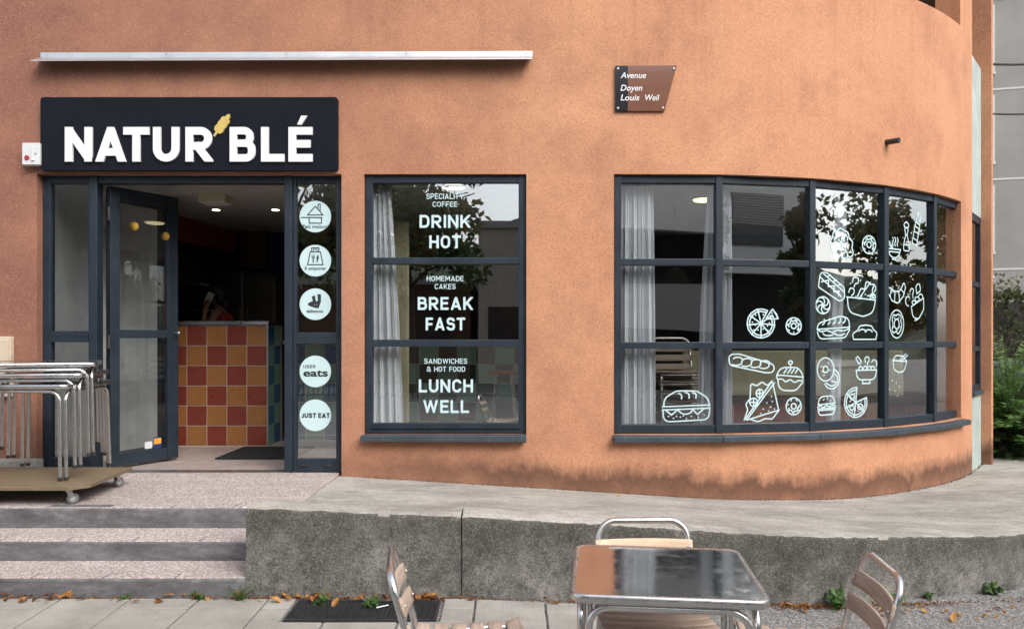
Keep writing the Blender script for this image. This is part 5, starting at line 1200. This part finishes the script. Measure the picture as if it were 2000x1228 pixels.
# grey block of flats behind
fb = empty('apartment_block', (16, 24, -.5)); tag(fb, 'grey rendered apartment block with white shuttered windows behind the orange building', 'building'); fb.rotation_euler.z = R_(-14)
def fpart(mb, name, mat, par=None, bevel=0): return mb.build(name, mat, par or fb, bevel)
mb = MB(); mb.box((-9,0,0),(14,9,24)); fpart(mb, 'wall', 'far_wall')
for j in range(8):
    mb = MB(); mb.box((-9,-.012,.89+2.83*j),(14,-.001,.95+2.83*j)); fpart(mb, 'floor_joint', 'far_joint')
    for xw in (-6.4,-3.9,-1.42):
        wn = empty('window', (xw, 0, 1.47+2.83*j), 0, fb)
        mb = MB(); mb.box((-.62,-.05,-.08),(.62,.0,-.0)); mb.build('sill', 'far_joint', wn)
        mb = MB(); mb.box((-.60,-.03,0),(-.53,-.002,2.1)).box((.53,-.03,0),(.60,-.002,2.1)).box((-.53,-.03,2.04),(.53,-.002,2.1)); mb.build('frame', 'far_joint', wn)
        mb = MB(); mb.box((-.53,-.008,0),(.53,-.003,2.04)); mb.build('pane', 'far_glass', wn)
        hh = (.9,.6,.55,1.95,1.9,.3,.8,.5)[j] 
        mb = MB()
        for k_ in range(int(hh/.06)): mb.box((-.53,-.024,2.04-.06*k_-.052),(.53,-.014,2.04-.06*k_))
        o = mb.build('shutter', 'shutter', wn); o['kind'] = 'stuff'
for y, z0, z1, r, lab in ((125,0,0,.016,'upper of two dark cables crossing in front of the grey block'),(222,0,0,.012,'lower of two dark cables crossing in front of the grey block')):
    a, b = P(1924, y, 9.2), P(2085, y-13, 11.5); mb = MB(); mb.tube([a.lerp(b, i/8)-Vector((0,0,.05*math.sin(math.pi*i/8))) for i in range(9)], r, 6); tag(mb.build('cable', 'rubber'), lab, 'cable', 'overhead cables')
# across the street: what the panes mirror
def tree(lab, x, y, h_, r, n, seed, mat='leaf_tree'):
    rnd = random.Random(seed); z0 = zg(x,y); o = empty('street_tree', (x,y,z0)); tag(o, lab, 'tree')
    mb = MB(); top = Vector((rnd.uniform(-.3,.3), rnd.uniform(-.3,.3), h_*.62)); mb.tube([(0,0,-.1),(0,0,h_*.3),top], [.16,.13,.07], 9); tips = []
    for i in range(9):
        a = i*2.4; s0 = Vector((0,0,h_*.3)).lerp(top, rnd.uniform(.1,1)); e_ = s0+Vector((math.cos(a)*r*.75, math.sin(a)*r*.75, rnd.uniform(.2,1)*h_*.3)); mb.tube([s0, s0.lerp(e_,.5)+Vector((0,0,.15)), e_], [.06,.04,.015], 6); tips.append(e_)
    mb.build('trunk', 'bark', o); mb = MB(); cl = []
    for i in range(46):
        v = rv(rnd); cl.append((Vector((v.x*r, v.y*r, h_*.66+v.z*h_*.34)), rnd.uniform(.25,.55)*r*.6, rnd.random()))
    for i in range(n):
        c_, cr, t_ = rnd.choice(cl); v = rv(rnd); leaf_quad(mb, c_+v*cr, rv(rnd)+Vector((0,0,-.4)), rnd.uniform(.18,.32), .15, rnd, min(1,max(0,t_*.6+rnd.uniform(-.1,.45))))
    mb.build('crown', mat, o); return o
for a in (('broad dark tree mirrored in the middle of the tall lettered window',-2.9,-9.5,8.5,2.7,7500,1),('dark tree mirrored in the right sidelight',-6.4,-10.0,9.0,2.6,7000,8),('leaning tree mirrored in the left sidelight',-13.0,-10.5,7.5,1.6,2600,2),('reddish tree mirrored in the second pane of the curved window',12.2,-9.0,7.0,.85,3600,3),
          ('reddish tree mirrored beside the second mullion of the curved window',16.5,-9.0,7.0,.9,3600,4),('tall green tree mirrored in the third panes of the curved window',18.5,-4.2,9.5,3.2,8000,5),('spreading green tree mirrored right of the third mullion',21,1.5,9.5,3.0,7000,6),('small green tree mirrored under a patch of sky in the fourth panes',23,6.6,6.0,2.2,4500,7),('green tree mirrored in the last narrow panes',19,12.5,8,2.4,5000,9)):
    tree(*a)
ob = empty('street_building', (6, -13.5, -.7)); tag(ob, 'white concrete building with banded floors across the street, mirrored in the panes', 'building')
def opart(mb, name, mat): o = mb.build(name, mat, ob); o.location = -Vector(ob.location); return o
def curved_band(xa, xb, z0a, z0b, z1, bulge, yb, th=.4, n=24):
    mb = MB(); vs = []
    for i in range(n+1):
        f = i/n; x = xa+(xb-xa)*f; y = yb+bulge*4*f*(1-f); zz0 = z0a+(z0b-z0a)*f
        vs += [(x,y,zz0),(x,y,z1),(x,y-th,z1),(x,y-th,zz0)]
    mb.add(vs, [(4*i+k_, 4*i+4+k_, 4*i+4+(k_+1)%4, 4*i+(k_+1)%4) for i in range(n) for k_ in range(4)]); mb.add(vs[:4], [(0,1,2,3)]); mb.add(vs[-4:], [(3,2,1,0)]); return mb
opart(curved_band(1.5,13.0,4.9,4.2,6.1,.9,-13.5), 'parapet', 'white_concrete'); opart(curved_band(1.5,13.0,1.6,1.0,2.9,.5,-13.6), 'street_wall', 'grey_concrete')
opart(curved_band(13.2,23.0,3.6,3.6,10.,.5,-13.6), 'upper_wall', 'white_concrete')
mb = MB(); mb.box((1.5,-19,-.7),(23,-15.2,10)); opart(mb, 'core', 'dark_void')
mb = MB(); mb.box((1.5,-15.15,7.5),(13.0,-13.4,10)); opart(mb, 'upper_storey', 'white_concrete')
for i in range(14):
    mb = MB(); mb.box((1.6,-13.6,6.15+.10*i),(12.9,-13.5,6.15+.10*i+.055)); opart(mb, 'blind_slat', 'shutter')
for xw in (17.6,21.2):
    mb = MB(); mb.box((xw-1.2,-13.3,4.7),(xw+1.2,-13.03,6.7)); opart(mb, 'window', 'far_glass')
    for i in range(12): mb = MB(); mb.box((xw-1.2,-13.03,5.5+.1*i),(xw+1.2,-12.98,5.5+.1*i+.06)); opart(mb, 'blind_slat', 'shutter')
for xa, xb, za, zb, m_, lab in ((-21,-12.5,0,6.2,'white_concrete','pale flat-roofed building mirrored in the left sidelight'),(-1.2,.6,0,5.0,'pale_render','narrow pale building mirrored between the trees in the tall window'),(-12,-1.5,0,3.0,'in_brown','long low grey building mirrored in the foot of the tall window')):
    o = empty('far_building', ((xa+xb)/2,-16,-.7)); tag(o, lab, 'building'); mb = MB(); mb.box((xa,-22,-.7),(xb,-15,zb)); wpart(mb, 'wall', m_, o)
    n = max(1, int((xb-xa)/2.6))
    for fl_ in range(int((zb+.3)//2.9)):
        for i in range(n):
            xc = xa+(xb-xa)*(i+.5)/n; mb = MB(); mb.box((xc-.55,-14.995,.9+2.9*fl_),(xc+.55,-14.96,2.2+2.9*fl_)); wpart(mb, 'window', 'far_glass', o)
    mb = MB(); mb.box((xa-.1,-22,zb+.001),(xb+.1,-14.85,zb+.25)); wpart(mb, 'roof', 'grey_concrete', o)
rf = empty('street_railing', (-6, -8, zg(-6,-8))); tag(rf, 'dark street railing mirrored low in the tall lettered window', 'railing')
for i in range(60): mb = MB(); mb.box((-4.5+.14*i,-.012,0),(-4.476+.14*i,.012,1.0)); mb.build('baluster', 'dark_metal', rf)
mb = MB(); mb.box((-4.55,-.02,1.001),(3.9,.02,1.04)); mb.build('handrail', 'dark_metal', rf)
# ---- weeds and fallen leaves
def weed(x, y, z, n, size, seed, lab, grass=False):
    rnd = random.Random(seed); o = empty('weed', (x,y,z)); tag(o, lab, 'weed'); mb = MB(); st_ = MB()
    for i in range(n):
        a = rnd.random()*6.28
        if grass:
            d = Vector((math.cos(a)*.5, math.sin(a)*.5, 1)); q = Vector((rnd.uniform(-.02,.02), rnd.uniform(-.02,.02), 0)); s_ = Vector((-math.sin(a), math.cos(a), 0)); L = size*rnd.uniform(.5,1.2); w_ = .004
            for k_ in range(5):
                q2 = q+d.normalized()*L/5; mb.add([q-s_*w_, q+s_*w_, q2+s_*w_*.75, q2-s_*w_*.75], [(0,1,2,3)], False, rnd.random()); q = q2; w_ *= .75; d += Vector((0,0,-.32))
        else:
            d = Vector((math.cos(a)*.8, math.sin(a)*.8, rnd.uniform(.4,1.4))).normalized(); L = size*rnd.uniform(.4,1); st_.tube([(0,0,-.01), d*L], .0015, 4)
            for k_ in range(5): leaf_quad(mb, d*L*(.4+.15*k_), rv(rnd)+Vector((0,-.2,.2)), size*rnd.uniform(.25,.5), size*.24, rnd, rnd.random(), Vector((0,-.3,1)))
    mb.build('blades' if grass else 'leaves', 'leaf_weed', o)
    if not grass: st_.build('stems', 'leaf_weed' if False else 'bark', o)
def gz(px, y=None, Yw=None): X_ = XY(px, Yw); return X_, Yw, zg(X_, Yw)
weed(*gz(470,0,4.22), 26, .17, 1, 'tuft of long grass growing where the steps meet the retaining wall', True)
weed(*gz(392,0,4.235), 9, .07, 2, 'small weed at the foot of the lowest step'); weed(*gz(245,0,4.235), 7, .05, 6, 'tiny weed among dead leaves under the lowest step')
weed(*gz(623,0,4.17), 9, .07, 3, 'light green weed growing through the left of the drain grate'); weed(*gz(722,0,4.12), 12, .075, 4, 'feathery weed growing on the drain grate beside a cigarette end')
weed(*gz(1640,0,4.36), 14, .11, 5, 'leafy weed at the wall foot just left of the right-hand chair'); weed(*gz(1815,0,4.58), 7, .07, 7, 'small weed at the wall foot right of the right-hand chair'); weed(*gz(1940,0,4.72), 12, .10, 8, 'leafy weed growing from the retaining wall near the right edge')
weed(*gz(1742,0,4.44), 8, .11, 9, 'weed half hidden behind the right-hand chair')
mb = MB(); mb.tube([(0,0,.0),(.06,.028,.004)], .004, 8); o = mb.build('cigarette_end', 'plastic_white'); o.location = Vector(gz(735,0,4.08))+Vector((0,0,.02)); tag(o, 'white cigarette end lying on the drain grate', 'cigarette end')
rnd = random.Random(77)
def leafmesh(seed):
    r2 = random.Random(seed); mb = MB(); L, W = r2.uniform(.035,.065), r2.uniform(.016,.028); cv = r2.uniform(-.4,.5)
    pr = [0,.55,.9,1,.8,.4,.02]
    for i in range(6):
        for s_ in (-1,1):
            def pnt(k_, sd): t = k_/6; return Vector(((t-.5)*L, sd*W/2*pr[k_], .004+cv*L*(t-.5)**2*2+abs(sd)*W*.22*pr[k_]))
            mb.add([pnt(i,0), pnt(i+1,0), pnt(i+1,s_), pnt(i,s_)], [(0,1,2,3)], True, min(1,max(0,r2.uniform(.1,.95))) if i == 0 and s_ == -1 else None)
    tv = r2.uniform(.15,1); mb.t = [tv+.1*r2.uniform(-1,1) for _ in mb.t]
    return mb.mesh('fallen_leaf', 'leaf_fallen')
lm = [leafmesh(i) for i in range(9)]
def drop(n, x0, x1, y0, y1, lab, grp, dz=.016):
    for i in range(n):
        x, y = rnd.uniform(x0,x1), y1-(y1-y0)*rnd.random()**1.8; o = bpy.data.objects.new('fallen_leaf', rnd.choice(lm)); COL.objects.link(o)
        o.location = (x, y, zg(x,y)+dz+rnd.uniform(0,.012)); o.rotation_euler = (rnd.uniform(-.6,.6), rnd.uniform(-.6,.6), rnd.uniform(0,6.3)); s_ = rnd.uniform(.7,1.35); o.scale = (s_,s_,s_)
        tag(o, lab, 'leaf', grp)
drop(34, -3.0, -2.35, 4.14, 4.262, 'dry orange leaf in the drift under the left end of the lowest step', 'leaves under the steps')
drop(14, -2.05, -1.48, 4.12, 4.262, 'dry orange leaf lying under the lowest step near the grass tuft', 'leaves by the grass tuft')
drop(40, -1.32, -.34, 4.14, 4.255, 'dry orange leaf lying round the drain grate against the retaining wall', 'leaves round the drain grate')
drop(10, -.25, .5, 4.17, 4.26, 'dry orange leaf at the wall foot between the grate and the table', 'leaves behind the table')
drop(34, 1.45, 2.9, 4.22, 4.36, 'dry brown leaf at the wall foot near the right-hand chair', 'leaves near the right-hand chair', .004)
drop(5, 2.0, 3.2, 4.05, 4.5, 'stray dry leaf on the asphalt near the right edge', 'stray leaves on the asphalt', .002)
mb = MB()
spots = [rnd.uniform(-4.0,3.0) for _ in range(16)]
for i in range(3200):
    x = rnd.uniform(-4.2, 3.2) if i % 3 == 0 else rnd.gauss(rnd.choice(spots), .16); c_ = 4.26 if x < .6 else 4.26+max(0,(x-.6))**1.6*.09
    y = c_ - abs(rnd.gauss(0,.03)); s_ = rnd.uniform(.005,.020); leaf_quad(mb, Vector((x,y,zg(x,y)+rnd.uniform(.004,.016))), Vector((rnd.uniform(-1,1),rnd.uniform(-1,1),rnd.uniform(-.1,.4))), s_, s_*.6, rnd, rnd.random()**2*.8)
tag(mb.build('leaf_litter', 'leaf_fallen'), 'crumbled leaf litter and dirt along the foot of the steps and wall', 'litter', kind='stuff')
o = bpy.data.objects.new('fallen_leaf', lm[2]); COL.objects.link(o); o.location = (XY(1208,5.9), 5.9, -.13); tag(o, 'single dry leaf lying on the concrete ramp by the building', 'leaf')

# wooded hill closing the valley beyond the street
mb = MB(); rnd = random.Random(4)
def hillf(u, v):
    a = R_(-128+150*u); h_ = 20*(1-.72*max(0, min(1, (u-.66)/.14)))*(1+.18*math.sin(u*23)+.1*math.sin(u*51)); r_ = 62+45*v
    return Vector((r_*math.cos(a), r_*math.sin(a), -2+h_*math.sin(min(1, v*1.25)*math.pi/2)+rnd.uniform(-.7,.7)*(v > 0)))
mb.grid(hillf, 150, 14, False); struct(mb.build('hill', 'hill_wood'))
# moss and grime in the joint between the ramp and the rounded wall
mb = MB()
for i in range(900):
    u = rnd.uniform(-1.2, UE+.6); p, t, n_ = fac(u, -abs(rnd.gauss(0,.014))); zb = -.02-.19*min(1,max(0,(u+1.35)/3.0))-.05*min(1,max(0,(u-1.65)/1.2)); s_ = rnd.uniform(.005,.018)
    leaf_quad(mb, Vector((p.x,p.y,zb+rnd.uniform(.003,.010))), Vector((rnd.uniform(-1,1),rnd.uniform(-1,.2),rnd.uniform(-.1,.5))), s_, s_*.7, rnd, rnd.random()*.25 if rnd.random() < .8 else .7)
tag(mb.build('joint_grime', 'soil'), 'dark crumbs of soil and moss in the joint at the foot of the orange wall', 'grime', kind='stuff')
